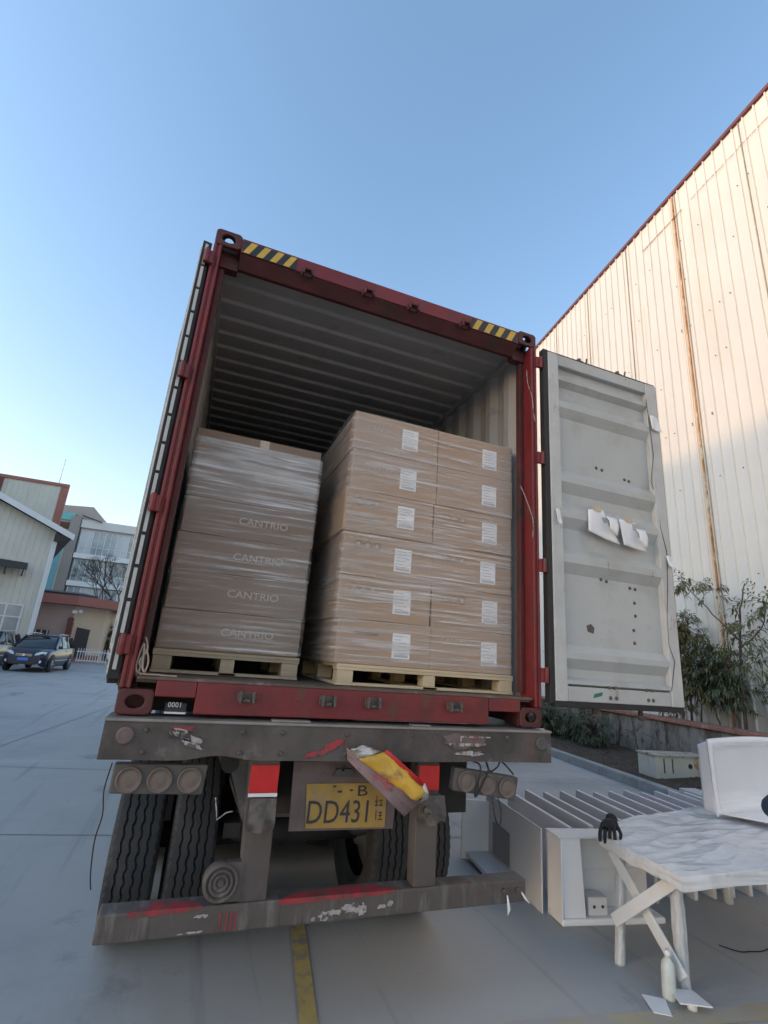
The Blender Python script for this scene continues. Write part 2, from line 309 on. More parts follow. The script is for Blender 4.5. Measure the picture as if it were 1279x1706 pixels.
# grey steel door panel low on the wall
b=MB(); b.prism([W(2.2,8.93,.9),W(4.6,8.93,.9),W(4.6,8.96,.9),W(2.2,8.96,.9)],(0,0,1.45)); b.build('grey_panel',M('blue_grey_sheet',(.28,.32,.33),.6,0,.1,2,[((.2,.21,.21),2,.55,.2,S1)]),fac)
# retaining wall
rw=empty('retaining_wall',W(0,7.8,0),'stained concrete retaining wall with brick red coping below the factory','wall')
b=MB(); b.prism([W(-6,7.8,0),W(-6,8.05,0),W(-6,8.05,.93),W(-6,7.8,.93)],W(38,0)); b.build('wall',m_rwall,rw,bevel=.01)
b=MB(); s=-6
while s<32:
    b.prism([W(s,7.74,.932),W(s,8.12,.932),W(s,8.12,1.01),W(s,7.74,1.0)],W(.985,0)); s+=1
b.build('coping',m_cop,rw,bevel=.01)
b=MB(); b.prism([W(-6,8.121,.5),W(-6,9.0,.5),W(-6,9.0,.92),W(-6,8.121,.9)],W(38,0)); tag(b.build('raised_soil',m_soil),kind='structure')
b=MB(); b.tube([W(5.05,7.77,.1),W(5.06,7.76,1.3)],.014,6); b.tube([W(5.05,7.77,.1),W(5.06,7.73,.03)],.02,6)
o=b.build('iron_stake',m_riv,org=W(5.05,7.77,.1)); tag(o,'thin dark iron stake against the stained retaining wall','stake')
# ---------------- trees and shrubs ----------------
def leaf(mb,p,d,L,Wd,droop):
    d=Vector(d).normalized(); side=d.cross(Vector((0,0,1)))
    if side.length<.1: side=Vector((1,0,0))
    side.normalize(); upv=side.cross(d)
    a=mb.b.verts.new(p); q1=p+d*L*.5+Vector((0,0,-droop*L*.15)); q2=p+d*L+Vector((0,0,-droop*L*.6))
    m1=mb.b.verts.new(q1); e=mb.b.verts.new(q2); l=mb.b.verts.new(q1+side*Wd*.5+upv*Wd*.18); r=mb.b.verts.new(q1-side*Wd*.5+upv*Wd*.18)
    mb.b.faces.new((a,m1,l)); mb.b.faces.new((a,r,m1)); mb.b.faces.new((l,m1,e)); mb.b.faces.new((r,e,m1))
def rnd(): return Vector((random.uniform(-1,1),random.uniform(-1,1),random.uniform(-1,1)))
def spray(mb,p,d,n=9,L=.16,Wd=.042,stem=.22):
    d=Vector(d).normalized()
    for k in range(n):
        t=k/n; q=p+d*stem*t+Vector((0,0,-.12*t*t*stem)); a=k*2.4
        o=d.orthogonal().normalized(); o2=d.cross(o); sd_=(o*math.cos(a)+o2*math.sin(a))
        leaf(mb,q,sd_*.8+d*.7+rnd()*.25+Vector((0,0,-.15)),L*random.uniform(.7,1.15),Wd*1.15,random.uniform(.4,1.3))
def tree(name,base,paths,lm,label,cat='tree',group=None,trunk_r=.03,density=1.0,L=.16,extra=None,stem=.22,every=1):
    t=empty(name,base,label,cat,group); tr=MB(); cr=MB(); B=Vector(base)
    for pts,r in paths:
        P=[B+Vector(p) for p in pts]; fine=[]
        for a,b_ in zip(P,P[1:]):
            for k in range(4): fine.append(a.lerp(b_,k/4)+rnd()*.015*(1 if fine else 0))
        fine.append(P[-1]); tr.tube(fine,[r*(1-.75*i/len(fine)) for i in range(len(fine))],6)
    tips=extra or []
    for (p,R_,n) in tips:
        p=B+Vector(p)
        for k in range(int(n*density)):
            v=rnd(); v=v if v.length<1 else v.normalized()*random.random()
            q=p+Vector((v.x*R_[0],v.y*R_[1],v.z*R_[2])); d=(q-p).normalized()+Vector((0,0,.15))+rnd()*.4
            if k%2==0: tr.tube([p.lerp(q,.15)+rnd()*.02,p.lerp(q,.6)+Vector((0,0,.02)),q],[.008,.006,.003],4)
            spray(cr,q,d,random.randint(8,14),L,L*random.uniform(.2,.34),stem)
    tr.build('trunk',m_bark,t); cr.build('crown',lm,t,norm=False); return t
random.seed(11)
tree('young_tree',W(5.33,8.33,.9),[([(0,0,0),(.02,-.03,.9),(-.02,-.1,1.6),(0,-.18,2.3),(.05,-.3,2.8)],.035),([(-.02,-.1,1.55),(-.1,-.6,1.9),(-.2,-.85,2.5)],.016),([(-.02,-.1,1.7),(-.05,.35,2.2),(-.1,.75,2.75),(-.1,1.05,3.05)],.016),([(0,-.02,1.2),(0,.5,1.5),(0,.8,1.9)],.012)],m_leaf,
 'slender young tree with drooping leaf sprays before the cream factory wall',extra=[((-.05,.95,2.95),(.2,.4,.17),13),((-.08,.35,2.7),(.2,.35,.15),9),((0,-.15,2.1),(.25,.35,.25),11),((-.1,-.75,2.35),(.25,.38,.38),22),((0,-.35,1.35),(.3,.5,.25),20),((0,.45,1.55),(.25,.35,.2),18),((0,-.15,1.75),(.2,.3,.2),14)],L=.135)
tree('bushy_tree',W(6.6,8.35,.9),[([(0,0,0),(.02,0,.8),(0,.05,1.6)],.03),([(0,-.2,0),(.02,-.3,.8),(0,-.25,1.4)],.02)],m_leafo,
 'dense olive green bushy tree beside the open grey door',extra=[((0,.1,1.95),(.35,.46,.38),130),((0,.1,1.2),(.35,.65,.5),180),((0,-.4,.85),(.35,.5,.4),120),((0,.3,.5),(.3,.45,.4),60)],L=.115,stem=.14)
tree('leafy_shrub',W(5.85,8.3,.9),[([(0,0,0),(.02,.1,.5),(0,.1,1.2)],.02),([(0,-.4,0),(.02,-.3,.5),(0,-.3,1.0)],.018)],m_leafd,
 'dark mid-height shrub between the bushy tree and the slender tree',cat='shrub',extra=[((0,.05,1.1),(.3,.5,.35),110),((0,-.3,.75),(.3,.6,.35),120)],L=.11,stem=.13)
tree('low_bush',W(9.6,7.1,.12),[([(0,0,0),(0,0,.5)],.02),([(0,-.5,0),(0,-.4,.4)],.02),([(0,.5,0),(0,.6,.4)],.02)],m_leafd,
 'low dark bush at the foot of the retaining wall under the open door',cat='shrub',extra=[((0,.6,.45),(.5,.7,.45),280),((.1,-.5,.35),(.4,.6,.45),220),((0,1.8,.5),(.5,.8,.55),220)],L=.10,stem=.12)
tree('straggly_bush',W(7.2,7.5,.15),[([(0,0,0),(0,.1,.5),(.05,.2,.9)],.012),([(0,-.2,0),(0,-.4,.5),(0,-.5,.8)],.01),([(0,.1,0),(0,.45,.4)],.01)],m_bark,
 'dry leafless brown bush before the stained retaining wall',cat='shrub',extra=[((0,0,.5),(.15,.7,.4),9)],L=.06,stem=.05)
tree('dry_shrub',W(4.6,7.55,.18),[([(0,0,0),(0,.1,.4),(.05,.3,.8)],.012),([(0,0,0),(0,-.3,.3),(0,-.5,.75)],.012),([(0,.3,0),(0,.5,.5)],.01)],m_bark,
 'dark twiggy shrub behind the white rusty box',cat='shrub',extra=[((0,0,.35),(.15,.6,.3),12)],L=.07,stem=.06)
tree('spreading_bush',W(8.0,7.2,.15),[([(0,0,0),(0,0,.5)],.02),([(0,.3,0),(0,.4,.4)],.02)],m_leafd,'small green bush growing between the low dark bush and the dry brown bush',cat='shrub',extra=[((0,.3,.4),(.35,.5,.35),110)],L=.09,stem=.11)
b=MB()
random.seed(5)
for k in range(900):
    s=random.uniform(4,12); q=random.uniform(5.95,7.75); p=W(s,q,.10+.12*(q-5.9)/1.9+.01); a=random.uniform(0,6.28)
    leaf(b,p,(math.cos(a),math.sin(a),.15),random.uniform(.04,.1),.04,.3)
tag(b.build('leaf_litter',M('dry_leaves',(.14,.08,.045),.8,0,.4,3),norm=False),'brown dry leaves scattered over the planting bed','leaf litter',kind='stuff')
b=MB()
for k in range(7):
    p=W(random.uniform(8.5,10),random.uniform(5.95,6.6),.13); b.prism([p,p+Vector((.14,.02,.02)),p+Vector((.12,.09,.04)),p+Vector((-.02,.07,.02))],(0,0,.012))
    if k>1: break
tag(b.build('litter_scrap',m_pap,org=W(9,6.3,.1)),'white scraps of litter on the soil beside the kerb','litter')
# white rusty box, pale kerb block, planks
bx=empty('metal_box',(7.55,4.45,.12),'low white metal box with rust streaks standing on the planting bed','box',rz=R(-8))
b=MB(); b.box(-.58,.58,-.22,.22,0,.36); b.build('case',M('rusty_white_enamel',(.52,.50,.43),.6,0,.08,3,[((.30,.13,.06),5,.60,.06,(1,1,.2))]),bx,local=True,bevel=.015)
b=MB(); b.box(-.6,.6,-.24,.24,.361,.385); b.build('lid',M('rusted_lid',(.40,.36,.30),.7,0,.2,6,[(rust,6,.52,.1,S1)]),bx,local=True)
b=MB()
for x in (-.42,-.25): b.box(x,x+.02,-.226,-.2205,.1,.33)
b.build('slot',m_dark,bx,local=True)
b=MB(); b.lathe([(.04,0),(.04,.01)],(.12,-.2215,.22),(0,-1,0),12); b.build('hole',m_dark,bx,local=True)
b=MB(); b.box(.22,.29,-.2245,-.2205,.03,.34); b.build('rust_band',m_rs,bx,local=True)
b=MB(); b.prism([W(1.2,5.6,0),W(1.2,5.9,0),W(1.2,5.9,.26),W(1.2,5.62,.26)],W(2.85,0)); tag(b.build('concrete_block',M('pale_block',(.47,.46,.45),.8,0,.06,2),org=W(2,5.7,0),bevel=.012),'long pale concrete block lying in line with the kerb end','block')
for i,(q,h,l) in enumerate(((6.05,.36,'black edged white panel leaning just behind the pale block'),(6.55,.40,'second black edged white panel farther behind the pale block'))):
    t=empty('edged_panel',W(2,q,0),l,'panel','panels behind the block')
    b=MB(); b.prism([W(1.0,q,0),W(1.0,q+.42,0),W(1.0,q+.42,h),W(1.0,q+.04,h)],W(2.7,0)); b.build('panel',m_acr,t,bevel=.01)
    b=MB(); b.prism([W(.99,q-.018,h-.1),W(.99,q-.002,h-.1),W(.99,q+.02,h+.003),W(.99,q,h+.003)],W(2.72,0)); b.build('edge',m_dark,t)
# ---------------- shipping container ----------------
H=1.40; HX=1.219; TZ=4.296
ct=empty('shipping_container',(0,0,H),'red high cube shipping container open at the rear on the trailer','container')
for sx in (-1,1):
    for zt in (0,1):
        for yy in (0,1):
            y0=0 if yy==0 else 12.014
            z0=H if zt==0 else TZ-.118
            x0=min(sx*HX,sx*(HX-.162)); cx=x0+.081; b=MB(); e=.0005
            t=.024
            if yy==0: b.holeplate((cx,y0,z0+.059),(1,0,0),(0,0,1),.162,.118,.042,.03,-t)
            else: b.holeplate((cx,y0+.178,z0+.059),(1,0,0),(0,0,1),.162,.118,.04,.03,t)
            b.holeplate((sx*HX,y0+.089,z0+.059),(0,1,0),(0,0,1),.128,.117,.035,.028,-t*sx)
            zz=z0+.118 if zt else z0
            b.holeplate((cx,y0+.089,zz-(.001 if zt else -.001)),(1,0,0),(0,1,0),.16,.128,.03,.045,-t if zt else t)
            if yy==0: b.box(x0+.002,x0+.16,y0+.154,y0+.178,z0+.001,z0+.117)
            xi=x0+.162 if sx<0 else x0
            b.box(min(xi,xi+sx*.02),max(xi,xi+sx*.02),y0+.025,y0+.153,z0+.001,z0+.117)
            b.build('corner_casting',m_redd,ct,bevel=.008)
    a,b_=sorted((sx*HX,sx*1.170)); b=MB()
    b.prism([(a,.0,H+.12),(a+.018,.0,H+.12),(a+.018,.012,H+.12),(b_-.018,.012,H+.12),(b_-.018,0,H+.12),(b_,0,H+.12),(b_,.16,H+.12),(a,.16,H+.12)],(0,0,TZ-.12-H-.12))
    b.build('corner_post',m_red,ct,bevel=.005)
    b=MB(); a,b_=sorted((sx*1.168,sx*1.135)); b.box(a,b_,.10,.15,H+.2,4.08); b.build('inner_post',m_redd,ct,bevel=.004)
    b=MB(); a,b_=sorted((sx*HX,sx*1.14)); b.box(a,b_,12.03,12.19,H+.12,TZ-.12); b.build('corner_post',m_red,ct)
    # side wall (outer red, inner grey)
    prof=[];y=.165
    while y<12.0:
        prof+=[(y,0),(y+.072,0),(y+.14,.036),(y+.21,.036)]; y+=.278
    prof.append((12.03,0))
    b=MB(); b.sheet([(sx*(1.214-h),yy,H+.16) for yy,h in prof],(0,0,TZ-.06-H-.16)); b.build('side_wall',m_red,ct,norm=False)
    b=MB(); b.sheet([(sx*(1.209-h),yy,H+.16) for yy,h in prof],(0,0,TZ-.06-H-.16)); b.build('inner_wall',m_inn,ct,norm=False)
    b=MB(); a,b_=sorted((sx*HX,sx*1.16)); b.box(a,b_,.18,12.01,TZ-.075,TZ-.015); b.build('top_rail',m_red,ct)
    b=MB(); a,b_=sorted((sx*HX,sx*1.15)); b.box(a,b_,.18,12.01,H+.005,H+.159); b.build('bottom_rail',m_redd,ct)
b=MB(); prof=[];y=.12   # roof, transverse corrugations
while y<12.0:
    prof+=[(y,0),(y+.09,0),(y+.11,.02),(y+.185,.02)]; y+=.209
b.sheet([(-1.16,yy,TZ-.03-h) for yy,h in prof],(2.32,0,0)); b.build('roof',m_red,ct,norm=False)
b=MB(); b.sheet([(-1.175,yy,TZ-.034-h) for yy,h in prof],(2.35,0,0)); b.build('ceiling',m_inn,ct,norm=False)
b=MB(); b.box(-1.14,.80,.20,.26,1.402,1.547); b.build('cross_member',m_under,ct)  # added to block the bright view through the left fork pocket
for sx in (-1,1):
    a,c_=sorted((sx*1.150,sx*1.1585)); b=MB(); b.box(a,c_,.17,12.0,TZ-.0755,TZ-.03); a,c_=sorted((sx*1.150,sx*1.206)); b.box(a,c_,.166,12.0,TZ-.085,TZ-.0757); b.build('inner_rail',m_inn,ct)
b=MB(); b.box(-1.15,1.15,.03,12.0,1.548,1.575); b.build('floor',m_ply,ct)
b=MB(); b.box(-1.17,1.17,12.03,12.06,H+.1,TZ-.05); b.build('front_wall',m_inn,ct)
for k in range(14):
    b=MB(); b.box(-1.15,1.15,.6+k*.82,.66+k*.82,H+.02,1.545); b.build('cross_member',m_under,ct)
# header: face, sloping underside, hazard stripes, keepers
b=MB(); b.prism([(-1.056,.004,4.168),(-1.056,.004,4.278),(-1.056,.12,4.278),(-1.056,.12,4.168)],(2.112,0,0)); b.build('header',m_red,ct,bevel=.004)
b=MB(); b.prism([(-1.056,.010,4.166),(-1.056,.12,4.166),(-1.056,.12,4.105),(-1.056,.09,4.105)],(2.112,0,0)); b.build('header_lip',m_redd,ct,bevel=.003)  # shade on the underside is put into this darker red
for xg in (-1.168,1.058):
    b=MB(); b.prism([(xg,.0885,4.085),(xg,.0885,4.17),(xg,.15,4.17),(xg,.15,4.085)],(.11,0,0)); b.build('header_gusset',m_redd,ct)
for (xa,xb,nn) in ((-1.045,-.70,4),(.64,1.04,4)):
    b=MB(); b.box(xa,xb,.0005,.0035,4.168,4.262); t=b.build('hazard_decal',m_hb,ct)
    b=MB(); st=(xb-xa)/nn
    for k in range(nn):
        x=xa+k*st; z0,z1=4.17,4.26
        p=[(x,-.0015,z0),(x+st*.48,-.0015,z0),(x+st*.48+.045,-.0015,z1),(x+.045,-.0015,z1)]
        p=[(min(max(q[0],xa+.002),xb-.002),q[1],q[2]) for q in p]
        b.prism(p,(0,.0018,0))
    b.build('hazard_stripe',m_hy,t)
def keeper(x,z,sgn,m):
    b=MB(); b.box(x-.045,x+.045,-.012,.003,z-.022,z+.022)
    for dx in (-.038,.026): b.box(x+dx,x+dx+.013,-.048,-.013,z-.028,z+.028)
    b.box(x-.02,x+.02,-.04,-.013,z+sgn*.010,z+sgn*.024)
    b.build('cam_keeper',m,ct,bevel=.003)
for x in (-.62,-.19,.15,.575): keeper(x,4.16,1,m_redd)
# sill with fork pockets
b=MB(); b.box(-1.056,-.868,-.002,.12,1.487,1.562); b.box(-.866,.826,-.002,.12,1.412,1.562); b.box(.828,1.056,-.002,.12,1.487,1.562); b.build('sill',m_red,ct,bevel=.005)
b=MB(); b.box(-1.15,1.15,.0,.14,1.5625,1.577); b.build('threshold_plate',m_ply,ct,bevel=.003)
for x in (-.62,-.19,.07,.585): keeper(x,1.505,-1,m_riv)
b=MB(); b.box(-1.0,-.90,.05,.09,1.412,1.455); t=b.build('tag_plate',m_dark,ct)
text('tag_digits','0001',.034,(-.955,.047,1.447),(1,0,0),(0,0,1),m_pap,t,.0008)
b=MB(); b.box(-1.0,-.90,.04,.049,1.4065,1.415); b.build('tag_edge',m_pap,t)
# doors, built in local coordinates: x along the door from the hinge, -y the inner face
def make_door(sx,parent,zs=(1.565,4.165)):
    d=empty('door',(0,0,0)); z0,z1=zs; wd=1.18
    def put(mb,name,m,par=None,**k):
        bmesh.ops.scale(mb.b,vec=(sx,1,1),verts=mb.b.verts); return mb.build(name,m,par or d,local=True,**k)
    ribs_=[(4.00,.03,.035,.05),(3.80,.05,.05,.09),(3.20,.06,.05,.10),(2.93,.06,.05,.10),(2.60,.06,.05,.10),(1.93,.05,.04,.09),(1.72,.02,.02,.02)]
    pr=[(z1-.10,.02)]
    for zc,a,f,c in ribs_: pr+=[(zc,.02),(zc-a,-.023),(zc-a-f,-.023),(zc-a-f-c*.75,.02)]
    pr.append((z0+.09,.02)); pr=[p for i,p in enumerate(pr) if i==0 or p[0]<pr[i-1][0]+1e-6]
    b=MB(); b.sheet([(.13,yy,z) for z,yy in pr],(.94,0,0)); b.sheet([(.13,yy+.006,z) for z,yy in pr],(.94,0,0)); put(b,'inner_panel',m_door,norm=False)
    b=MB(); b.box(.06,1.15,.030,.046,z0+.02,z1-.02); put(b,'outer_panel',m_red)
    b=MB(); b.box(.055,.15,-.024,.028,z0+.005,z1-.005); put(b,'stile',m_doore,bevel=.006)
    b=MB(); b.box(1.06,wd-.005,-.024,.028,z0+.005,z1-.005); put(b,'stile',m_doore,bevel=.006)
    b=MB(); b.box(.152,1.058,-.021,.028,z1-.10,z1-.006); put(b,'top_rail',m_door,bevel=.006)
    b=MB(); b.box(.152,1.058,-.018,.028,z0+.006,z0+.10); put(b,'bottom_rail',m_door,bevel=.006)
    b=MB(); b.box(.012,.054,-.018,.034,z0-.01,z1+.01); b.box(.054,wd,-.013,.034,z0-.032,z0+.004); b.box(.054,wd,-.010,.034,z1-.004,z1+.014)
    b.box(wd-.004,wd+.014,-.010,.034,z0,z1); put(b,'gasket',m_gask,bevel=.004)
    for x in (.45,.86):
        b=MB(); b.tube([(x,.075,z0-.1),(x,.075,z1+.10)],.017,10); b.box(x-.04,x+.03,.055,.10,z1+.06,z1+.075); b.box(x-.04,x+.03,.055,.10,z0-.085,z0-.07)
        for z in (1.9,2.7,3.5,4.0): b.box(x-.03,x+.03,.047,.098,z,z+.05)
        b.tube([(x+.02,.06,z1+.03),(x+.035,.03,z1+.055),(x+.02,.01,z1+.07)],.008,6)
        put(b,'locking_bar',m_riv)
    pts=[(.52,3.282),(.575,3.275),(.80,3.24),(.845,3.236),(.51,2.411),(.56,2.402),(.78,2.38),(.83,2.376),(.815,2.274),(.815,2.18),(.79,2.075),(.79,1.985),(.50,1.672),(.55,1.672),(.505,1.606),(.555,1.606),(.83,1.672),(.88,1.672),(.84,1.606),(.885,1.606)]
    first=None
    for x,z in pts:
        if first is None:
            b=MB(); b.lathe([(.013,0),(.011,.005),(.006,.008)],(0,0,0),(0,-1,0),12); first=put(b,'rivet',m_riv); o=first
        else: o=first.copy(); C.objects.link(o)
        yy=-.0185 if z<1.66 else .0195
        if 1.66<z<1.68: yy=-.0185
        o.location=(sx*x,yy,z)
    d.parent=parent; return d,put
dr,put=make_door(1,ct); dr.location=(1.25,-.012,-H)
b=MB(); b.prism([(.37,.0195,2.03),(.42,.0195,2.02),(.43,.0195,2.06),(.40,.0195,2.085),(.36,.0195,2.07)],(0,-.0015,0)); put(b,'stain',m_riv)
b=MB(); b.prism([(.36,-.0185,1.60),(.43,-.0185,1.615),(.44,-.0185,1.64),(.37,-.0185,1.625)],(0,-.002,0)); put(b,'green_mark',M('green_paint_mark',(.02,.14,.09),.6))
dl,put=make_door(-1,ct); dl.location=(-1.262,.0,-H); dl.rotation_euler=(0,0,R(-82.3))
for k in range(15):   # bolted retainer along the hinge edge
    b=MB(); z=1.60+k*.171; b.box(.002,.0115,-.003,.014,z,z+.152); put(b,'edge_strip',m_doore)
for sx in (-1,1):
    for z in (4.045,3.24,2.44,1.72):
        b=MB(); xa,xb=sorted((sx*1.205,sx*1.262)); b.box(xa,xb,-.022,-.001,z-.045,z+.045); b.tube([(sx*1.243,-.024,z-.05),(sx*1.243,-.024,z+.05)],.014,8); b.build('hinge',m_red,ct,bevel=.004)
# papers taped to the door
def paper(pts,y,label,curl=None,cat='paper sheet'):
    t=empty('paper_sheet',(pts[0][0],y,pts[0][1]),label,cat,'papers taped to the grey door')
    def f(u,v):
        a=Vector((pts[0][0],pts[0][1])).lerp(Vector((pts[1][0],pts[1][1])),u); c=Vector((pts[3][0],pts[3][1])).lerp(Vector((pts[2][0],pts[2][1])),u); p=a.lerp(c,v)
        return (p.x,y-.012*v*v-.006*math.sin(u*5+v*2)-.004,p.y)
    b=MB(); b.grid(f,8,8); b.build('page',m_pap,t,solid=.0012)
    for (x,z) in (((pts[0][0]+pts[1][0])/2,(pts[0][1]+pts[1][1])/2),)[:1 if curl else 0]:
        b=MB(); b.box(x-.035,x+.04,y-.012,y-.010,z-.012,z+.025); b.build('tape',m_tape,t)
    if curl:
        b=MB(); (x,z)=curl; b.grid(lambda u,v:(x+.10*u*(1-.3*v),y-.02-.035*math.sin(v*2.2),z-.10*v-.05*u*v),5,5); b.build('curled_corner',m_pap,t,solid=.001)
    return t
yd=-.034
paper([(1.63,2.91),(1.78,2.93),(1.90,2.68),(1.61,2.74)],yd,'large white paper sheet taped to the door, left of the pair',(1.78,2.88))
paper([(1.92,2.885),(2.09,2.88),(2.16,2.665),(1.935,2.685)],yd,'crumpled white paper sheet taped to the door, right of the pair',(2.06,2.83))
paper([(2.32,3.855),(2.41,3.85),(2.425,3.715),(2.315,3.72)],-.042,'small white note near the top free corner of the door')
paper([(1.33,2.86),(1.375,2.86),(1.372,2.75),(1.335,2.75)],-.042,'tiny torn white note on the hinge side stile of the door')
paper([(2.36,2.665),(2.43,2.66),(2.432,2.575),(2.365,2.58)],-.042,'small square white sticker halfway down the free edge of the door')
b=MB(); pts=[(2.30,-.04,4.0),(2.33,-.04,3.5),(2.29,-.03,3.26),(2.35,-.03,3.1),(2.34,-.035,2.9),(2.38,-.04,2.7),(2.36,-.04,2.45),(2.33,-.035,2.2),(2.32,-.035,2.0),(2.36,-.04,1.88),(2.31,-.035,1.68)]
b.tube(pts,.0028,5); tag(b.build('thin_wire',m_riv,org=pts[0]),'thin dark wire dangling down the open grey door','wire')
# ropes and strings
def cord(name,pts,r,m,label,cat='cord'):
    P=[Vector(p) for p in pts]; fine=[]
    for i in range(len(P)-1):
        p0=P[max(i-1,0)];p1=P[i];p2=P[i+1];p3=P[min(i+2,len(P)-1)]
        for k in range(5):
            t=k/5; fine.append(.5*((2*p1)+(-p0+p2)*t+(2*p0-5*p1+4*p2-p3)*t*t+(-p0+3*p1-3*p2+p3)*t**3))
    fine.append(P[-1]); b=MB(); b.tube(fine,r,6); return tag(b.build(name,m,org=pts[0]),label,cat)
cord('hanging_string',[(1.12,-.01,3.95),(1.125,-.015,3.83),(1.16,-.02,3.72),(1.17,-.02,3.6),(1.185,-.02,3.52)],.003,m_whs,'pale cord hanging from the upper right container post')
cord('hanging_string',[(1.10,.05,3.02),(1.10,0,2.93),(1.13,-.02,2.82),(1.155,-.02,2.74),(1.15,-.02,2.62)],.003,m_whs,'pale cord hooked halfway down the right container post')
for k in range(1):
    cord('rope_bundle',[(-1.15,.05,1.76),(-1.13,.03,1.70),(-1.155,.02,1.64),(-1.12,.02,1.60),(-1.145,.02,1.59),(-1.14,.03,1.70),(-1.115,.02,1.65),(-1.12,.01,1.60),(-1.135,.01,1.62),(-1.15,.03,1.73),(-1.16,.02,1.60),(-1.06,.02,1.585),(-.97,.02,1.583)],.0048,M('frayed_rope',(.34,.27,.22),.9,0,.2,40),'frayed pale rope bundled at the lower left corner of the container','rope')
# ---------------- pallets, cartons, film ----------------
def pallet(x0,x1,y0,y1,zt,zb,label,m_wood=m_wood):
    t=empty('pallet',((x0+x1)/2,y0,zb),label,'pallet','wooden pallets under the cartons')
    wdt=x1-x0; bw=.10
    for yy in (y0,(y0+y1)/2-.05,y1-.1):
        for xx,ww in ((x0+.005,bw),((x0+x1)/2-.045,.08),(x1-bw-.005,bw)):
            b=MB(); b.box(xx,xx+ww,yy+.004,yy+.096,zb+.018,zt-.036); b.build('block',m_wood,t,bevel=.002)
        b=MB(); b.box(x0,x1,yy,yy+.1,zt-.0355,zt-.0185); b.build('stringer_board',m_wood,t,bevel=.002)
    for xx in (x0,(x0+x1)/2-.05,x1-.1):
        b=MB(); b.box(xx+.001,xx+.099,y0,y1,zb,zb+.0175); b.build('bottom_board',m_wood,t,bevel=.002)
    b=MB(); b.box(x0+.1,x1-.1,y0,y0+.09,zb+.0005,zb+.017); b.build('bottom_board',m_wood,t,bevel=.002)
    n=6;st=(y1-y0+.03)/n
    for k in range(n):
        b=MB(); b.box(x0,x1,y0+k*st,y0+k*st+st-.03,zt-.018,zt); b.build('deck_board',m_wood,t,bevel=.002)
pallet(-1.125,-.285,.40,1.45,1.708,1.579,'greyish wooden pallet under the left carton stack',m_wood2)
pallet(-.10,1.135,.19,1.25,1.700,1.578,'pale wooden pallet under the taller right carton stack, near the sill')
ordn=['bottom','second','third','fourth','fifth','top']
def carton(x0,x1,y0,y1,z0,z1,label,grp,side):
    ox=random.uniform(-.008,.008); oy=random.uniform(-.006,.006); x0+=ox;x1+=ox;y0+=oy
    t=empty('carton',((x0+x1)/2,y0,z0),label,'carton',grp)
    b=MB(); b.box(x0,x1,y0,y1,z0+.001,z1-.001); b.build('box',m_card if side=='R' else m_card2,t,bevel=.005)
    return t,x0,x1,y0
rings_done={}
def stamp(t,x,y,z,s=.028):
    b=MB()
    for k in range(3):
        cx=x+k*s*2.25; b.lathe([(s,0),(s,.0008),(s*.84,.0008),(s*.84,0)],(cx,y-.0008,z),(0,1,0),20,closed=True)
        if k==0: b.prism([(cx-.012,y-.0012,z+.012),(cx+.012,y-.0012,z+.012),(cx,y-.0012,z-.002)],(0,.001,0)); b.box(cx-.0015,cx+.0015,y-.0012,y-.0002,z-.014,z)
        if k==1:
            for dx in (-.010,-.003,.004): b.box(cx+dx,cx+dx+.004,y-.0012,y-.0002,z-.012,z+.012)
        if k==2: b.prism([(cx-.012,y-.0012,z-.008),(cx+.012,y-.0012,z-.008),(cx,y-.0012,z+.014)],(0,.001,0))
    b.build('handling_symbols',m_cardw,t)
random.seed(21)
zs=[1.708+.2305*k for k in range(7)]
for k in range(6):
    lab=['bottom wide carton of the left stack, printed CANTRIO','second wide carton from the bottom of the left stack','third wide carton from the bottom of the left stack','fourth wide carton from the bottom of the left stack','fifth wide carton of the left stack, just under the topmost','topmost wide carton of the left stack with a bare upper edge'][k]
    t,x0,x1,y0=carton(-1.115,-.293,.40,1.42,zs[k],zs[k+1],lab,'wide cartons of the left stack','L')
    if k<4: text('printed_name','CANTRIO',.062,(-.62,y0-.0012,zs[k]+.115),(1,0,0),(0,0,1),m_cardw,t,.0006,1.15)
    if k>3:
        b=MB(); b.box(-.72,-.66,y0-.001,y0-.0001,zs[k]+.17,zs[k+1]-.002); b.build('tape',m_tape,t)
hs=[.267,.269,.283,.285,.291,.279]; z=1.700
for k in range(6):
    z1=z+hs[k]
    sh=[.012,0,-.004,-.012,0,-.004][k]
    for j,(xa,xb,nm) in enumerate(((-.135,.498,'left'),(.502,1.128,'right'))):
        t,x0,x1,y0=carton(xa+sh,xb+sh*.6,.20,1.17,z,z1,f'{ordn[k]} carton{" from the bottom" if 0<k<5 else ""} in the {nm} column of the tall right stack','labelled cartons of the right stack','R')
        lx=(.225 if j==0 else .875)+(.012 if k<2 else 0)+random.uniform(-.012,.012); lz=z+hs[k]*.5+random.uniform(-.008,.008)
        b=MB(); b.box(lx,lx+.122,y0-.0018,y0-.0004,lz-.078,lz+.075); p=b.build('paper_label',m_pap,t)
        b=MB()
        for q in range(6): b.box(lx+.012,lx+.05+random.uniform(.01,.055),y0-.0024,y0-.0019,lz+.055-q*.021,lz+.060-q*.021)
        b.box(lx+.012,lx+.11,y0-.0024,y0-.0019,lz-.07,lz-.055); b.build('print_lines',m_pl,p)
        if k in (1,2,3): stamp(t,x0+.10,y0,z+hs[k]*.72)
        elif k==0: text('printed_name','nanotec' if j==0 else 'CANTRIO',.042,(x0+.19,y0-.0012,z+.19),(1,0,0),(0,0,1),m_cardd if j==0 else m_cardw,t,.0006,1.2)
        elif j==0: text('printed_name','CANTRIO',.05,(x0+.21,y0-.0012,z+hs[k]*.62),(1,0,0),(0,0,1),m_cardw,t,.0006,1.1)
    z=z1
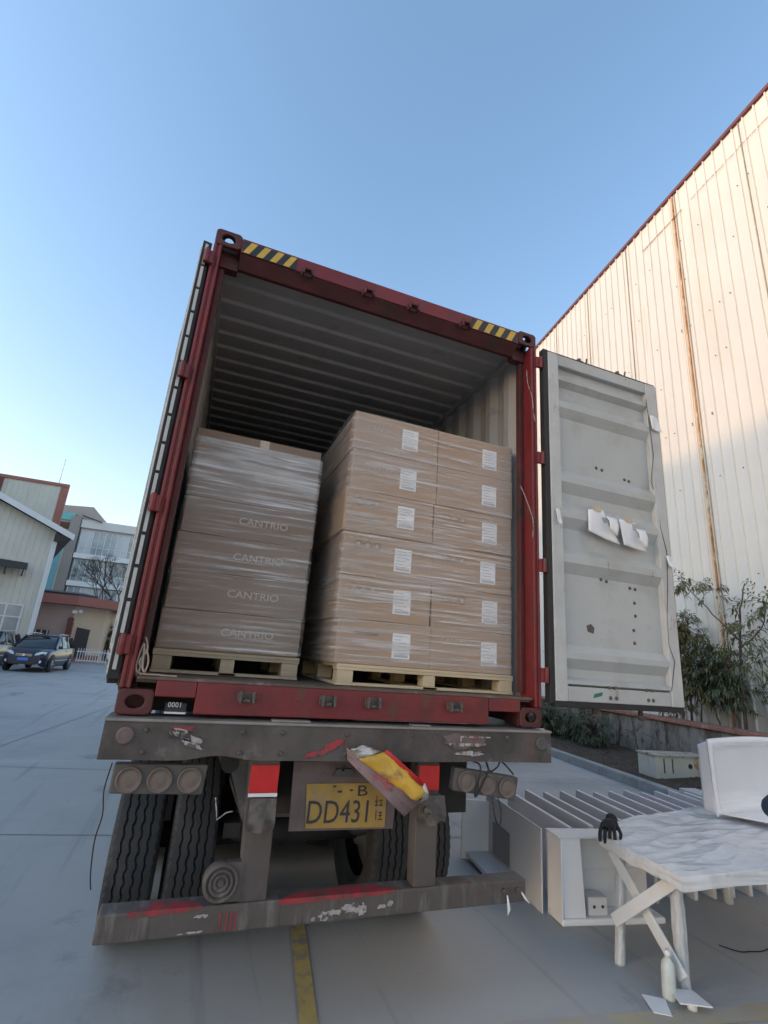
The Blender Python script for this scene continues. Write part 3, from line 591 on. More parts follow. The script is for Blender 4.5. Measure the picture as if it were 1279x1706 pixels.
def film(name,x0,x1,y0,y1,z0,z1,m,label):
    b=MB(); g=.012
    def wob(p,n): 
        q=Vector((p.x*1.2+3,p.y*1.2,p.z*14)); return p+n*(.004*noise.noise(q)+.006*noise.noise(Vector((p.x*3,p.y*3,p.z*5))))
    X0,X1,Y0,Y1=x0-g,x1+g,y0-g,y1+g; c=.02
    loop=[(X0,Y1),(X0,Y0+c),(X0+c,Y0),(X1-c,Y0),(X1,Y0+c),(X1,Y1)]
    segs=[];L=0
    for a,b_ in zip(loop,loop[1:]):
        a=Vector(a);b_=Vector(b_);n_=max(1,int((b_-a).length/.02))
        for k in range(n_): segs.append(a.lerp(b_,k/n_))
    segs.append(Vector(loop[-1])); nz_=int((z1-z0)/.014)
    cx=(X0+X1)/2
    def f(u,v):
        p2=segs[min(len(segs)-1,round(u*(len(segs)-1)))]; p=Vector((p2.x,p2.y,z0+(z1-z0)*v))
        nn=Vector((-1,0,0)) if abs(p2.x-X0)<.001 else Vector((1,0,0)) if abs(p2.x-X1)<.001 else Vector((0,-1,0))
        return wob(p,nn)
    b.grid(f,len(segs)-1,nz_)
    return tag(b.build(name,m,org=((x0+x1)/2,y0,z0)),label,'plastic film')
film('stretch_film',-1.115,-.293,.40,1.42,1.72,3.03,film_mat('stretch_film_left',.12,3.1,(.80,1.1,.5),.47),'clear wrinkled stretch film wound round the left carton stack')
film('stretch_film',-.14,1.13,.20,1.17,1.705,3.37,film_mat('stretch_film_right',.14,8.3,None,.44),'clear stretch film with pale streaks wound round the tall right stack')

# ---------------- semi trailer ----------------
tl=empty('semi_trailer',(0,0,0),'dirty grey skeletal semi trailer with dual wheels and scuffed bumper under the container','trailer')
b=MB(); # rear beam, with a dent in its lower edge
def fb(u,v):
    x=-1.24+2.48*u; z=1.215+.165*v
    dent=math.exp(-((x+.72)/.12)**2)*(1-v)
    return (x,-.055+.02*dent+.003*noise.noise(Vector((x*3,v,0))),z+.022*dent-.006*noise.noise(Vector((x*2,3,1)))*(1-v))
b.grid(fb,80,6)
b.build('rear_beam',m_beam,tl)
b=MB(); b.box(-1.239,1.239,-.0,.10,1.26,1.378); b.build('beam_core',m_under,tl)
b=MB(); b.box(-1.243,1.243,-.062,.16,1.3795,1.393); 
b.box(-.48,-.28,-.05,.0,1.3935,1.404); b.box(.30,.42,-.05,.0,1.3935,1.402); b.build('deck_plate',M('worn_bright_steel',(.23,.215,.20),.5,.3,.2,6),tl,bevel=.003)
for x in (-1.06,-.42,-.08,.30,.92,.44,-.62):
    for z in ((1.35,) if x>0 else (1.345,1.25)):
        b=MB(); b.lathe([(.012,0),(.012,.005),(.007,.012),(.007,.016)],(x,-.054,z),(0,-1,0),6); b.build('bolt',m_riv,tl)
for x in (-1.145,1.165):
    b=MB(); b.lathe([(.038,0),(.038,.008),(.03,.012),(.022,.008),(.012,.012)],(x,-.056,1.32),(0,-1,0),24); b.build('marker_lamp',m_pb if x<0 else m_lens2,tl)
# paint and stickers on the beam
def splat(name,cx,cz,w_,h_,y,m,seed,par=tl,n=16,ang=0):
    random.seed(seed); b=MB(); pts=[]
    for k in range(n):
        a=2*math.pi*k/n; r=random.uniform(.55,1.1); x=math.cos(a)*w_/2*r; z=math.sin(a)*h_/2*r; pts.append((cx+x*math.cos(ang)-z*math.sin(ang),y,cz+x*math.sin(ang)+z*math.cos(ang)))
    b.prism(pts,(0,.0015,0)); return b.build(name,m,par)
splat('red_smear',-.90,1.355,.12,.035,-.0640,m_pred,1)
splat('sticker_scrap',-.89,1.325,.17,.05,-.0645,m_whs,2,ang=-.3); splat('sticker_scrap',-.845,1.285,.12,.035,-.0645,m_whs,4,ang=-.3)
text('sticker_letters','STA',.055,(-.905,-.0665,1.325),(1,0,-.12),(.12,0,1),m_ink,tl,.0006,1.1,bold=.001)
splat('red_smear',-.16,1.285,.16,.045,-.0635,m_pred,5,ang=.45); splat('red_smear',-.25,1.25,.10,.03,-.0636,m_pred,15,ang=.2)
splat('red_smear',.62,1.33,.30,.10,-.0635,m_pb,6)
b=MB(); b.box(.60,.80,-.0655,-.0642,1.345,1.352); b.box(.6,.61,-.0655,-.0642,1.32,1.344)
for k in range(5): b.box(.53+k*.05,.565+k*.05+random.uniform(0,.012),-.0655,-.0642,1.295+random.uniform(0,.01),1.315)
b.build('sticker_scrap',m_whs,tl); splat('sticker_scrap',.66,1.262,.22,.03,-.0648,m_whs,9,n=24)
# bumper
b=MB(); b.box(-1.112,1.09,.0,.115,.484,.596); b.build('bumper',m_bump,tl,bevel=.008)
for (xa,xb,sd_) in ((-1.0,-.68,11),(-.34,.28,12)):
    b=MB(); b.prism([(xa,.0-.003,.585),(xa+.04,-.003,.575),(xb-.06,-.003,.582),(xb,-.003,.594),(xb,-.003,.5985),(xa+.02,-.003,.5985)],(0,.0018,0)); b.build('red_smear',m_pred,tl)
    b=MB(); b.prism([(xa+.02,-.001,.5975),(xb,-.001,.5975),(xb-.02,.05,.5975),(xb-.2,.09,.5975),(xa+.1,.06,.5975)],(0,0,.0012)); b.build('red_smear',m_pred,tl)
for x in (-.60,-.57,-.55,-.53):
    b=MB(); b.box(x,x+.008,-.0028,-.0012,.495,.565); b.build('red_smear',m_pred,tl)
for k,(sx_,sz_,sw_,sh_) in enumerate(((-.10,.515,.07,.045),(-.04,.525,.10,.03),(.045,.535,.12,.05),(.10,.525,.05,.06),(.20,.53,.06,.02),(.25,.54,.04,.03),(-.15,.505,.03,.02))): splat('sticker_scrap',sx_,sz_,sw_,sh_,-.0028-.0001*k,m_whs,30+k,n=22)
splat('sticker_scrap',-.72,.50,.14,.012,-.0028,m_whs,44); splat('sticker_scrap',-.68,.56,.08,.02,-.0028,m_whs,45)
for x in (.94,1.03):
    b=MB(); b.lathe([(.012,0),(.012,.02)],(x,-.001,.55),(0,-1,0),10); b.build('bolt',m_riv,tl)
# posts
def post(x0,x1,x2,x3,sgn):
    b=MB(); b.hexa([(x0,.006,.597),(x1,.006,.597),(x1,.10,.597),(x0,.10,.597),(x2,.0,1.214),(x3,.0,1.214),(x3,.10,1.214),(x2,.10,1.214)]); p=b.build('bumper_post',m_beam,tl,bevel=.004)
    def px(z): t=(z-.597)/(1.214-.597); return x0+(x2-x0)*t,x1+(x3-x1)*t
    a,c=px(1.12); b=MB(); b.prism([(a+.003,-.006,1.06),(c-.003,-.006,1.06),(c-.003,-.004,1.19),(a+.003,-.004,1.188)],(0,.0025,0)) if 0 else b.box(a+.004,c-.002,-.009,-.001,1.062,1.188); b.build('red_reflector',m_bred,p,bevel=.002)
    return p
pl_=post(-.520,-.392,-.556,-.405,1); post(.383,.512,.370,.505,1)
b=MB(); b.box(-.545,-.403,-.012,-.002,1.045,1.060); b.build('white_strip',m_pap,tl)
def fold(x0,x1,z0,z1,name):
    b=MB(); b.grid(lambda u,v:(x0+(x1-x0)*u,-.075+.03*v+.02*math.sin(u*9+v*3)*(1-v)+.012*noise.noise(Vector((u*6,v*5,2))),z0+(z1-z0)*v-.01*math.sin(u*6)*(1-v)),14,12); 
    b.box(x0+.008,x1-.008,-.045,-.004,z0+.015,z1-.004); return b.build(name,m_beam,tl,norm=False)
fold(-.538,-.410,.915,1.044,'bracket_cover'); fold(.372,.520,.915,1.045,'bracket_cover')
b=MB(); b.lathe([(.02,0),(.02,.03),(.009,.035),(.009,.06)],(.39,-.085,.985),(0,-1,.2),10); b.lathe([(.013,0),(.013,.02)],(.41,-.08,.955),(0,-1,.2),8); b.build('bolt',m_riv,tl)
# round lamp beside the left post
b=MB(); b.lathe([(.082,0),(.082,.048),(.076,.062),(.067,.062),(.064,.046),(.058,.046),(.054,.06),(.046,.06),(.042,.046),(.037,.046),(.033,.058),(.026,.058),(.022,.046),(.016,.046),(.012,.056)],(-.615,.045,.685),(0,-1,0),32); b.box(-.61,-.515,.0,.044,.605,.765); b.build('round_fog_lamp',m_beam,tl)
# tail lamp clusters
def cluster(c,X,Z,w_,h_,label=None):
    c=Vector(c);X=Vector(X).normalized();Z=Vector(Z).normalized();N=X.cross(Z)  # N points to -y
    b=MB(); pts=[c+X*(sx*w_/2)+Z*(sz*h_/2) for sx,sz in ((-1,-.92),(.96,-1),(1,1),(-1,1))]; b.prism(pts,-N*.06); k=b.build('tail_lamp',m_lens2,tl,bevel=.008)
    for i in (-1,0,1):
        q=c+X*i*w_*.32; b=MB(); b.lathe([(.056,0),(.056,.012),(.048,.014),(.048,.007),(.03,.012),(.01,.014)],q,N,28); b.build('lens',m_lens,k)
cluster((-.962,-.005,1.123),(1,0,-.012),(0,0,1),.415,.13)
cluster((.80,-.03,1.093),(1,0,-.13),(.13,0,1),.43,.125)
# licence plate with backing
b=MB(); b.hexa([(-.300,.10,.855),(.283,.10,.848),(.283,.108,.848),(-.300,.108,.855),(-.312,.10,1.185),(.30,.10,1.18),(.30,.108,1.18),(-.312,.108,1.185)]); b.build('plate_bracket',m_pb,tl)
b=MB(); b.hexa([(-.215,.093,.866),(.232,.093,.858),(.232,.097,.858),(-.215,.097,.866),(-.232,.093,1.078),(.232,.093,1.078),(.232,.097,1.078),(-.232,.097,1.078)]); lp=b.build('licence_plate',m_plate,tl,bevel=.002)
text('plate_characters','DD431',.155,(-.035,.0915,.935),(1,0,-.01),(.03,0,1),m_ink,lp,.0012,.80)
text('plate_characters','B',.075,(.085,.0915,1.038),(1,0,0),(0,0,1),m_ink,lp,.0012,1.6)
b=MB(); b.lathe([(.032,0),(.032,.002),(.020,.002),(.020,0)],(-.055,.0915,1.037),(0,1,0),6,closed=True); b.box(-.058,-.032,.0905,.092,1.033,1.043)
for dx,dz in ((-.085,1.06),(.012,1.04)): b.box(dx,dx+.018,.0905,.092,dz,dz+.008)
b.build('province_mark',m_ink,lp)
b=MB()
for x,z,w_,h_ in ((.172,.965,.004,.05),(.163,.985,.02,.004),(.163,.965,.02,.004),(.188,.99,.024,.004),(.198,.965,.004,.03),(.188,.965,.024,.004),(.172,.895,.004,.05),(.188,.93,.024,.004),(.188,.915,.024,.004),(.198,.895,.004,.04),(.185,.895,.03,.004)): b.box(x,x+w_,.0905,.092,z,z+h_)
b.build('trailer_mark',m_ink,lp)
b=MB(); b.prism([(-.09,.07,1.115),(.02,.07,1.115),(.01,.07,1.15),(-.03,.07,1.155),(-.04,.07,1.14),(-.06,.07,1.155),(-.08,.07,1.15)],(0,.028,0)); b.build('plate_lamp',m_lens2,tl)
# twisted reflective board
def fold_board(P0,P1,P2,P3,m,name,nu=16,nv=6,amp=.018):
    P=[Vector(p) for p in (P0,P1,P2,P3)]; b=MB()
    def f(u,v):
        p=P[0].lerp(P[1],u).lerp(P[3].lerp(P[2],u),v); return p+Vector((0,-amp*math.sin(v*math.pi)*.9+amp*noise.noise(Vector((u*5,v*4,7)))*.8,amp*.4*noise.noise(Vector((u*7,v*2,1)))))
    b.grid(f,nu,nv); return b.build(name,m,tl,solid=.004)
fold_board((-.03,-.115,1.245),(.30,-.13,1.045),(.375,-.12,1.085),(.13,-.105,1.275),m_yb,'twisted_board')
fold_board((-.070,-.112,1.285),(-.03,-.116,1.243),(.10,-.108,1.275),(-.01,-.10,1.305),m_foil,'twisted_board',8,5,.022)
fold_board((.12,-.108,1.272),(.135,-.112,1.285),(.36,-.118,1.12),(.355,-.122,1.10),m_bred,'twisted_board',10,3,.006)
fold_board((-.09,-.100,1.29),(-.078,-.10,1.23),(.255,-.105,.965),(.34,-.126,1.04),M('pinkish_torn_board',(.22,.15,.15),.6,0,.2,9,[((.3,.05,.06),5,.57,.1,S1),((.1,.08,.08),9,.6,.1,S1)]),'twisted_board',14,3,.008)
fold_board((.33,-.125,1.085),(.36,-.12,1.125),(.395,-.10,1.05),(.35,-.10,1.02),m_foil,'twisted_board',5,5,.02)
# mud flap, frame rails, axles
b=MB(); b.box(.61,.86,.30,.315,.86,1.20); b.build('mud_flap',m_gask,tl)
for sx in (-1,1):
    b=MB(); x=sx*.47; b.box(x-.07,x+.07,.12,11.9,1.19,1.21); b.box(x-.07,x+.07,.12,11.9,.90,.92); b.box(x-.006,x+.006,.12,11.9,.921,1.189); b.build('frame_rail',m_under,tl)
for k in range(9):
    b=MB(); b.box(-.39,.39,.5+k*1.3,.6+k*1.3,.98,1.15); b.build('cross_member',m_under,tl)
b=MB(); b.tube([(-.64,.11,1.17),(-.64,.5,1.17)],.045,14); b.build('hose_pipe',m_under,tl)
b=MB(); b.bar((-.60,.12,1.18),(-.50,.10,.93),.012,.09); b.build('gusset',m_beam,tl)
b=MB(); b.box(-.30,.25,.55,.58,.92,1.17); b.box(-.35,.35,1.6,1.9,.80,.98); b.build('air_tank_mount',m_under,tl)
# tyres
def tyre_bm():
    b=MB(); NA=336; Ro=.52; Wd=.265; prof=[]
    NT=60
    us=[-Wd/2+Wd*i/NT for i in range(NT+1)]
    rings=[]
    for a in range(NA):
        th=2*math.pi*a/NA; zig=.0055*(abs((a%8)-4)/2-1); ring=[]
        row=[(-.085,.30),(-.125,.34),(-.135,.42),(-.130,.48)]
        for x,r in row: ring.append((x,r))
        for u in us:
            e=abs(u)/(Wd/2); r=Ro-.012*e*e-(.02*((e-.86)/.14)**2 if e>.86 else 0)
            for g in (-.072,-.024,.024,.072):
                if abs(u-(g+zig))<.0046: r-=.016
            if e>.84 and (a//3)%2: r-=.006
            ring.append((u*.97,r))
        for x,r in row[::-1]: ring.append((-x,r))
        rings.append([b.b.verts.new((x,r*math.cos(th),r*math.sin(th))) for x,r in ring])
    for a in range(NA):
        A=rings[a];B=rings[(a+1)%NA]
        for k in range(len(A)-1): b.b.faces.new((A[k],A[k+1],B[k+1],B[k]))
    return b
b=tyre_bm(); tyre0=b.build('tyre',m_rub,tl); 
b=MB(); b.lathe([(.295,-.09),(.30,-.085),(.28,-.06),(.27,.0),(.20,.02),(.12,.05),(.11,.09),(.05,.10)],(0,0,0),(1,0,0),32); rim0=b.build('rim',m_rim,tyre0,local=True)
first=True
for ya in (1.24,2.55,3.86):
    b=MB(); b.tube([(-1.03,ya,.52),(.87,ya,.52)],.075,14); b.build('axle',m_under,tl)
    for x in (-1.035,-.715,.56,.88):
        if first: t=tyre0; first=False
        else: t=copy_tree(tyre0,tl)
        t.location=(x,ya,.518); t.rotation_euler=(random.uniform(0,3),0,0 if x<0 else math.pi)
    for sx in (-1,1):
        b=MB(); b.box(sx*.42-.13,sx*.42-.03,ya-.45,ya+.45,.62,.70); b.build('leaf_spring',m_under,tl)
for ya in (2.0,4.7):  # unseen flaps added to keep the space under the trailer dark
    for sx in (-1,1):
        b=MB(); b.box(min(sx*.50,sx*1.15),max(sx*.50,sx*1.15),ya,ya+.012,.16,1.12); b.build('mud_flap',m_gask,tl)
b=MB(); b.box(-.38,.38,2.1,2.9,.42,.96); b.build('added_dark_block',m_under,tl,bevel=.04)  # unseen block added to hide the bright ground beyond
b=MB(); b.box(-1.15,1.15,6.2,6.8,.25,1.1); b.build('added_dark_box',m_under,tl,bevel=.03)  # unseen full-width box added to fill the bright gap underneath
b=MB(); b.box(-1.2,1.2,4.9,4.92,.1,1.0); b.build('added_dark_sheet',m_gask,tl)  # unseen dark sheet added across the far end of the gap
for sx in (-1,1):
    b=MB(); b.lathe([(.09,0),(.10,.03),(.10,.14),(.07,.17)],(sx*.42,1.0,.62),(0,1,0),16); b.build('brake_chamber',m_under,tl)  # unseen, added as more dark mass between the wheels
b=MB(); b.lathe([(.05,-.35),(.16,-.3),(.16,.3),(.05,.35)],(0,.75,.92),(1,0,0),20); b.build('air_tank',m_under,tl)
cord('loose_cable',[(-1.18,.02,1.19),(-1.19,.01,1.08),(-1.175,.01,.98),(-1.185,.01,.88),(-1.175,.01,.76),(-1.16,.01,.69)],.003,m_gask,'thin black cable hanging beside the left tail lamps','cable')
cord('loose_cable',[(.72,.0,1.21),(.74,-.06,1.19),(.70,-.07,1.06),(.73,-.05,1.05),(.79,-.06,1.17),(.80,-.02,1.21),(.83,-.02,1.16),(.86,-.05,1.19),(.90,-.03,1.215),(.97,-.05,1.15)],.005,m_gask,'black cable tying the drooping right tail lamps to the beam','cable')
cord('hanging_loop',[(.83,-.04,1.03),(.84,-.05,.95),(.86,-.05,.90),(.88,-.05,.89),(.885,-.05,.96),(.87,-.04,1.03)],.004,m_gask,'thin cable loop hanging below the right tail lamps','cable')
for x,r_,l_ in ((.955,.02,'clear plastic bag scrap dangling from the bumper end, left one'),(1.05,.015,'clear plastic strip trailing from the bumper end, right one')):
    b=MB(); b.tube([(x,-.012,.53),(x+.004,-.015,.50),(x+.006,-.02,.47),(x,-.02,.44)] if x<1 else [(x,-.012,.54),(x+.02,-.02,.51),(x+.04,-.03,.49)],[.004,.007,.010,.003] if x<1 else [.004,.007,.004],7); tag(b.build('plastic_scrap',m_plas,org=(x,0,.5)),l_,'plastic scrap','plastic scraps on the bumper')
b=MB(); b.tube([(-.70,-.03,1.05),(-.685,-.03,.99),(-.68,-.03,.955),(-.64,-.03,.985),(-.61,-.03,.99)],.0035,5); tag(b.build('tie_strip',m_whs,org=(-.68,-.03,.95)),'pale bent strip hanging before the inner left tyre','strip')
# ---------------- white panels, trays ----------------
WX=Vector((vy,-vx,0)); WY=Vector((vx,vy,0))
def tray(name,o,ax,up_,dep,w_,h_,d_,m,t=.006,lip=.0,label=None,cat=None,group=None):
    """open shallow tray standing on edge: back sheet w x h, walls d deep towards dep"""
    o=Vector(o);ax=Vector(ax).normalized();up_=Vector(up_).normalized();dep=Vector(dep).normalized()
    e=empty(name,o,label,cat,group); b=MB()
    def bx(a0,a1,u0,u1,d0,d1): b.hexa([o+ax*a+up_*u+dep*d for a,u,d in ((a0,u0,d0),(a1,u0,d0),(a1,u0,d1),(a0,u0,d1),(a0,u1,d0),(a1,u1,d0),(a1,u1,d1),(a0,u1,d1))])
    bx(0,w_,0,h_,0,t); b.build('back_sheet',m,e,bevel=.003); b=MB()
    bx(0,w_,0,t*1.5,t+.0005,d_); bx(0,w_,h_-t*1.5,h_,t+.0005,d_); bx(0,t*1.5,t*1.6,h_-t*1.6,t+.0005,d_); bx(w_-t*1.5,w_,t*1.6,h_-t*1.6,t+.0005,d_)
    b.build('rim',m,e,bevel=.004)
    return e
ordw=['first','second','third','fourth','fifth','sixth','seventh','eighth','ninth','tenth','eleventh','twelfth']
fr=WY; rv=WX
x=1.885
b0=Vector((1.885,.875,0))
dirL=Vector((.16,.985,0)).normalized(); perp=Vector((dirL.y,-dirL.x,0))
for k in range(13):
    if k==0: p=b0
    else: p=b0+Vector((.20+.205*(k-1)+.06,-.012*k+.02,0))
    lab={0:'grey-white acrylic tray on edge nearest the bumper, its hollow side facing the trailer',12:'last white acrylic tray of the row, farthest from the trailer'}.get(k,f'{ordw[k-1]} thin white acrylic tray behind the nearest one in the row beside the trailer')
    if k==0:
        e=tray('acrylic_tray',p,dirL,(0,0,1),-perp,1.08,.565,.012,m_acr,.006,label=lab,cat='acrylic tray',group='acrylic trays standing in a row')
        b=MB(); q=p+dirL*.30
        b.hexa([q+dirL*a-perp*c+Vector((0,0,z)) for a,c,z in ((0,.012,.05),(.70,.012,.05),(.72,.22,.03),(0,.22,.03),(0,.012,.08),(.70,.012,.08),(.72,.22,.06),(0,.22,.06))]); b.build('shelf',m_acr,e)
        b=MB(); b.hexa([q+dirL*a-perp*c+Vector((0,0,z)) for a,c,z in ((.70,.012,.0),(.72,.012,.0),(.78,.26,.0),(.76,.26,.0),(.70,.012,.5),(.72,.012,.5),(.78,.26,.5),(.76,.26,.5))]); b.build('end_panel',m_acr,e)
        b=MB(); b.hexa([q+dirL*a-perp*c+Vector((0,0,z)) for a,c,z in ((.25,.0125,.10),(.60,.0125,.10),(.60,.016,.10),(.25,.016,.10),(.25,.0125,.36),(.60,.0125,.36),(.60,.016,.36),(.25,.016,.36))]); b.build('painted_opening',M('recess_shade_grey',(.27,.265,.27),.6),e)  # flat grey patch, the shade inside the hollow put into its colour
    else:
        tray('acrylic_tray',p,dirL,(0,0,1),perp,1.10+.01*(k%3),.555+.008*((k*7)%3),.035,m_acr,.007,label=lab,cat='acrylic tray',group='acrylic trays standing in a row')
# front-facing basin lying on its side
bo=Vector((1.895,.675,0)); bxd=Vector((.989,-.149,0)); bin_=Vector((.149,.989,0)); zz=Vector((0,0,1))
bs=empty('basin_unit',bo,'white acrylic basin unit lying on its side, open towards the camera, behind the table','basin')
def Q(a,d,z): return bo+bxd*a+bin_*d+zz*z
def qb(mb,a0,a1,d0,d1,z0,z1,sl=0): mb.hexa([Q(a0,d0,z0),Q(a1,d0,z0),Q(a1,d1,z0),Q(a0,d1,z0),Q(a0-sl,d0,z1),Q(a1-sl,d0,z1),Q(a1-sl,d1,z1),Q(a0-sl,d1,z1)])
b=MB(); qb(b,0,.86,.19,.20,.0,.565); b.build('back_sheet',m_acr,bs)
b=MB(); qb(b,0,.86,.0,.189,.0,.045); b.build('lower_rim',m_acrw,bs,bevel=.014,seg=3)
b=MB(); qb(b,-.02,.86,.0,.189,.556,.572); b.build('upper_rim',m_acr,bs,bevel=.004)
b=MB(); qb(b,.03,.205,.02,.035,.0455,.555,.03); qb(b,.0,.012,.0,.189,.046,.555,.0); b.build('side_flange',m_acrw,bs,bevel=.003)
b=MB(); qb(b,.206,.86,.165,.189,.30,.555); b.build('step',m_acr,bs,bevel=.01)
b=MB(); qb(b,.24,.40,.04,.16,.0455,.165,.0); sb=b.build('overflow_box',m_acr,bs,bevel=.01)
for a in (.285,.355):
    b=MB(); b.lathe([(.011,0),(.011,.002)],Q(a,.0385,.105),-bin_,14); b.build('hole',m_dark,sb)
# long white board behind the trailer
e=empty('white_board',(3.0,6.25,0),'long white board standing on the ground behind the trailer beam','board')
b=MB(); b.hexa([(3.0,6.25,0),(6.25,6.28,0),(6.28,6.36,0),(3.0,6.36,0),(3.0,6.28,.70),(6.17,6.30,.62),(6.20,6.33,.62),(3.0,6.31,.70)]); b.build('sheet',m_acrw,e,bevel=.01)
b=MB(); b.hexa([(3.0,6.17,0),(6.22,6.19,0),(6.22,6.245,0),(3.0,6.245,0),(3.0,6.17,.05),(6.22,6.19,.05),(6.22,6.245,.05),(3.0,6.245,.05)]); b.build('foot_rim',m_acrw,e,bevel=.01)
e=empty('white_lid',(2.3,4.6,0),'pale flat lid lying tilted beyond the trailer, seen under the container sill','lid') if 0 else None
# ---------------- work table ----------------
tb=empty('work_table',(2.1,-.1,0),'low trestle table wrapped in milky plastic film with crossed braces','table')
A=Vector((1.935,-.315,0));Bc=Vector((2.00,.37,0));Cc=Vector((3.85,.92,0));Dc=Vector((3.75,-.33,0))
def top(u,v): # u along length, v across
    p=A.lerp(Dc,u).lerp(Bc.lerp(Cc,u),v); p.y+=v*.20*(1-math.exp(-u*9))*(1-u*.9); return p
cen=top(.5,.5)
b=MB()
def ft(u,v):
    # extend past 0..1 for skirt
    uu=(u*1.16-.08); vv=(v*1.24-.12)
    cu=min(max(uu,0),1); cv=min(max(vv,0),1); p=top(cu,cv)
    dd=max(abs(uu-cu)/.08,abs(vv-cv)/.12); 
    q=Vector((p.x*4,p.y*9,0)); z=.676+.008*noise.noise(q)-.030*min(.5,abs(noise.noise(Vector((p.x*1.6+p.y*1.2,p.y*7-p.x*1.5,4)))))-.009*abs(noise.noise(Vector((p.x*3+p.y*4,p.y*12-p.x*2,1))))-.0035*abs(noise.noise(Vector((p.x*7-p.y*6,p.y*24+p.x*5,6))))
    if vv>.75: z+=.01*(vv-.75)/.25
    if dd>0:
        p=p+(cen-p).normalized()*.0+ (p-cen).normalized()*.012*math.sin(min(1,dd)*1.57); z-=.07*dd*(1+.12*noise.noise(Vector((p.x*3,p.y*3,2)))); p=p+(p-cen).normalized()*.010*noise.noise(Vector((p.x*5+z*20,p.y*5,z*40)))
    return (p.x,p.y,z)
b.grid(ft,260,130); b.build('plastic_cover',m_plas,tb)
b=MB(); ins=lambda p:p.lerp(cen,.035)
P4=[ins(top(0,0)),ins(top(1,0)),ins(top(1,1)),ins(top(0,1))]
b.prism([(p.x,p.y,.605) for p in P4],(0,0,.045)); b.build('table_top',m_brace,tb)
def wleg(p0,p1,r0=.034,name='leg'):
    b=MB(); p0=Vector(p0);p1=Vector(p1); n=60; rings=[]
    pts=[p0.lerp(p1,i/n) for i in range(n+1)]
    V=[]
    for i,p in enumerate(pts):
        ring=[]
        for k in range(28):
            a=2*math.pi*k/28; m_=1/max(abs(math.cos(a)),abs(math.sin(a)))
            r=r0*(.60+.40*m_)*(1.05-.30*abs(noise.noise(Vector((math.cos(a)*2.5+p.z*1.5,math.sin(a)*2.5,p.z*3.5+p0.x))))-.20*abs(noise.noise(Vector((math.cos(a)*6+p0.x*9,math.sin(a)*6,p.z*9)))))
            ring.append(b.b.verts.new(p+Vector((math.cos(a)*r,math.sin(a)*r,0))))
        V.append(ring)
    for i in range(n):
        for k in range(28): b.b.faces.new((V[i][k],V[i][(k+1)%28],V[i+1][(k+1)%28],V[i+1][k])).smooth=True
    b.b.faces.new(V[0][::-1]); b.b.faces.new(V[-1]); return b.build(name,m_wrapleg,tb)
wleg((2.125,-.10,0),(2.09,-.13,.61),.036); wleg((1.955,.215,0),(2.06,.26,.61),.030); wleg((3.55,-.15,0),(3.52,-.12,.6)); wleg((3.65,.72,0),(3.6,.7,.6))
b=MB(); b.bar((2.01,.30,.60),(2.055,-.165,.10),.072,.016,(1,0,0)); b.build('brace',m_brace,tb,bevel=.003)
b=MB(); b.bar((1.925,.215,.235),(2.04,-.18,.60),.072,.016,(1,0,0)); b.build('brace',m_brace,tb,bevel=.003)
b=MB(); b.bar((3.55,-.15,.2),(3.62,.7,.58),.016,.07,(1,0,0)); b.build('brace',m_brace,tb)
# white moulded shell standing on the table
sh=empty('moulded_shell',(3.43,.59,.68),'glossy white moulded shell with upright recessed back standing on the table','moulded shell')
so_=Vector((3.435,.585,.685)); sxd=Vector((.99,.14,0)).normalized(); sfd=Vector((.60,-.80,0)).normalized(); sn=Vector((sxd.y,-sxd.x,0))
def shell(u,v):
    # u across, v up; recessed centre with rounded lip
    w_=1.25; h_=.60; e=min(u*w_,(1-u)*w_,v*h_,(1-v)*h_); t=min(max((e-.045)/.05,0),1); t=t*t*(3-2*t)
    arch=.018*math.sin(math.pi*u)*v; lean=-.03*v
    rd=.05 if False else 0
    edge=min(max(e/.02,0),1)
    return so_+sxd*(u*w_+lean)+Vector((0,0,v*h_+arch))-sn*(.06*t)+sn*.012*edge
b=MB(); b.grid(shell,60,40); b.build('upright_back',m_acrw,sh,solid=.014)
b=MB(); b.grid(lambda u,v:so_+sxd*(-.018+.07*math.sin(u*1.4))*1.0*0+Vector((0,0,0))+(-sn)*(.11*u)+sxd*(.02*u)+Vector((0,0,(.57-.05*u)*v+.02)),6,10); b.build('side_return',m_acrw,sh,solid=.012)
b=MB()
def base(u,v):
    p=so_+sfd*(.42*v)+sxd*(1.25*u); e=min(u*1.25,(1-v)*.42,(1-u)*1.25); t=min(max((e-.03)/.04,0),1)
    return p+Vector((0,0,.03-.018*t))
b.grid(base,40,24); b.build('base',m_acrw,sh,solid=.012)
b=MB(); b.lathe([(.006,0),(.006,.012)],so_+sxd*.16+Vector((0,0,.34))+sn*(-.055),sn,10); b.build('stud',m_riv,sh)
# skin helper for glove and person
def skin(name,verts,edges,rad,mat,parent=None,org=None,root=0,sub=2,local=False,smooth=True):
    me=bpy.data.meshes.new(name); o_=wloc(parent) if parent is not None and not local else Vector(org or (0,0,0))
    me.from_pydata([Vector(v)-o_ for v in verts],edges,[]); me.materials.append(mat)
    ob=bpy.data.objects.new(name,me); C.objects.link(ob)
    if parent is not None: ob.parent=parent
    elif org: ob.location=org
    md=ob.modifiers.new('s','SKIN'); md.use_smooth_shade=True
    for i,r in enumerate(rad):
        sv=me.skin_vertices[0].data[i]; sv.radius=(r,r) if not hasattr(r,'__len__') else r; sv.use_root=(i==root)
    s_=ob.modifiers.new('u','SUBSURF'); s_.levels=sub; s_.render_levels=sub
    return ob
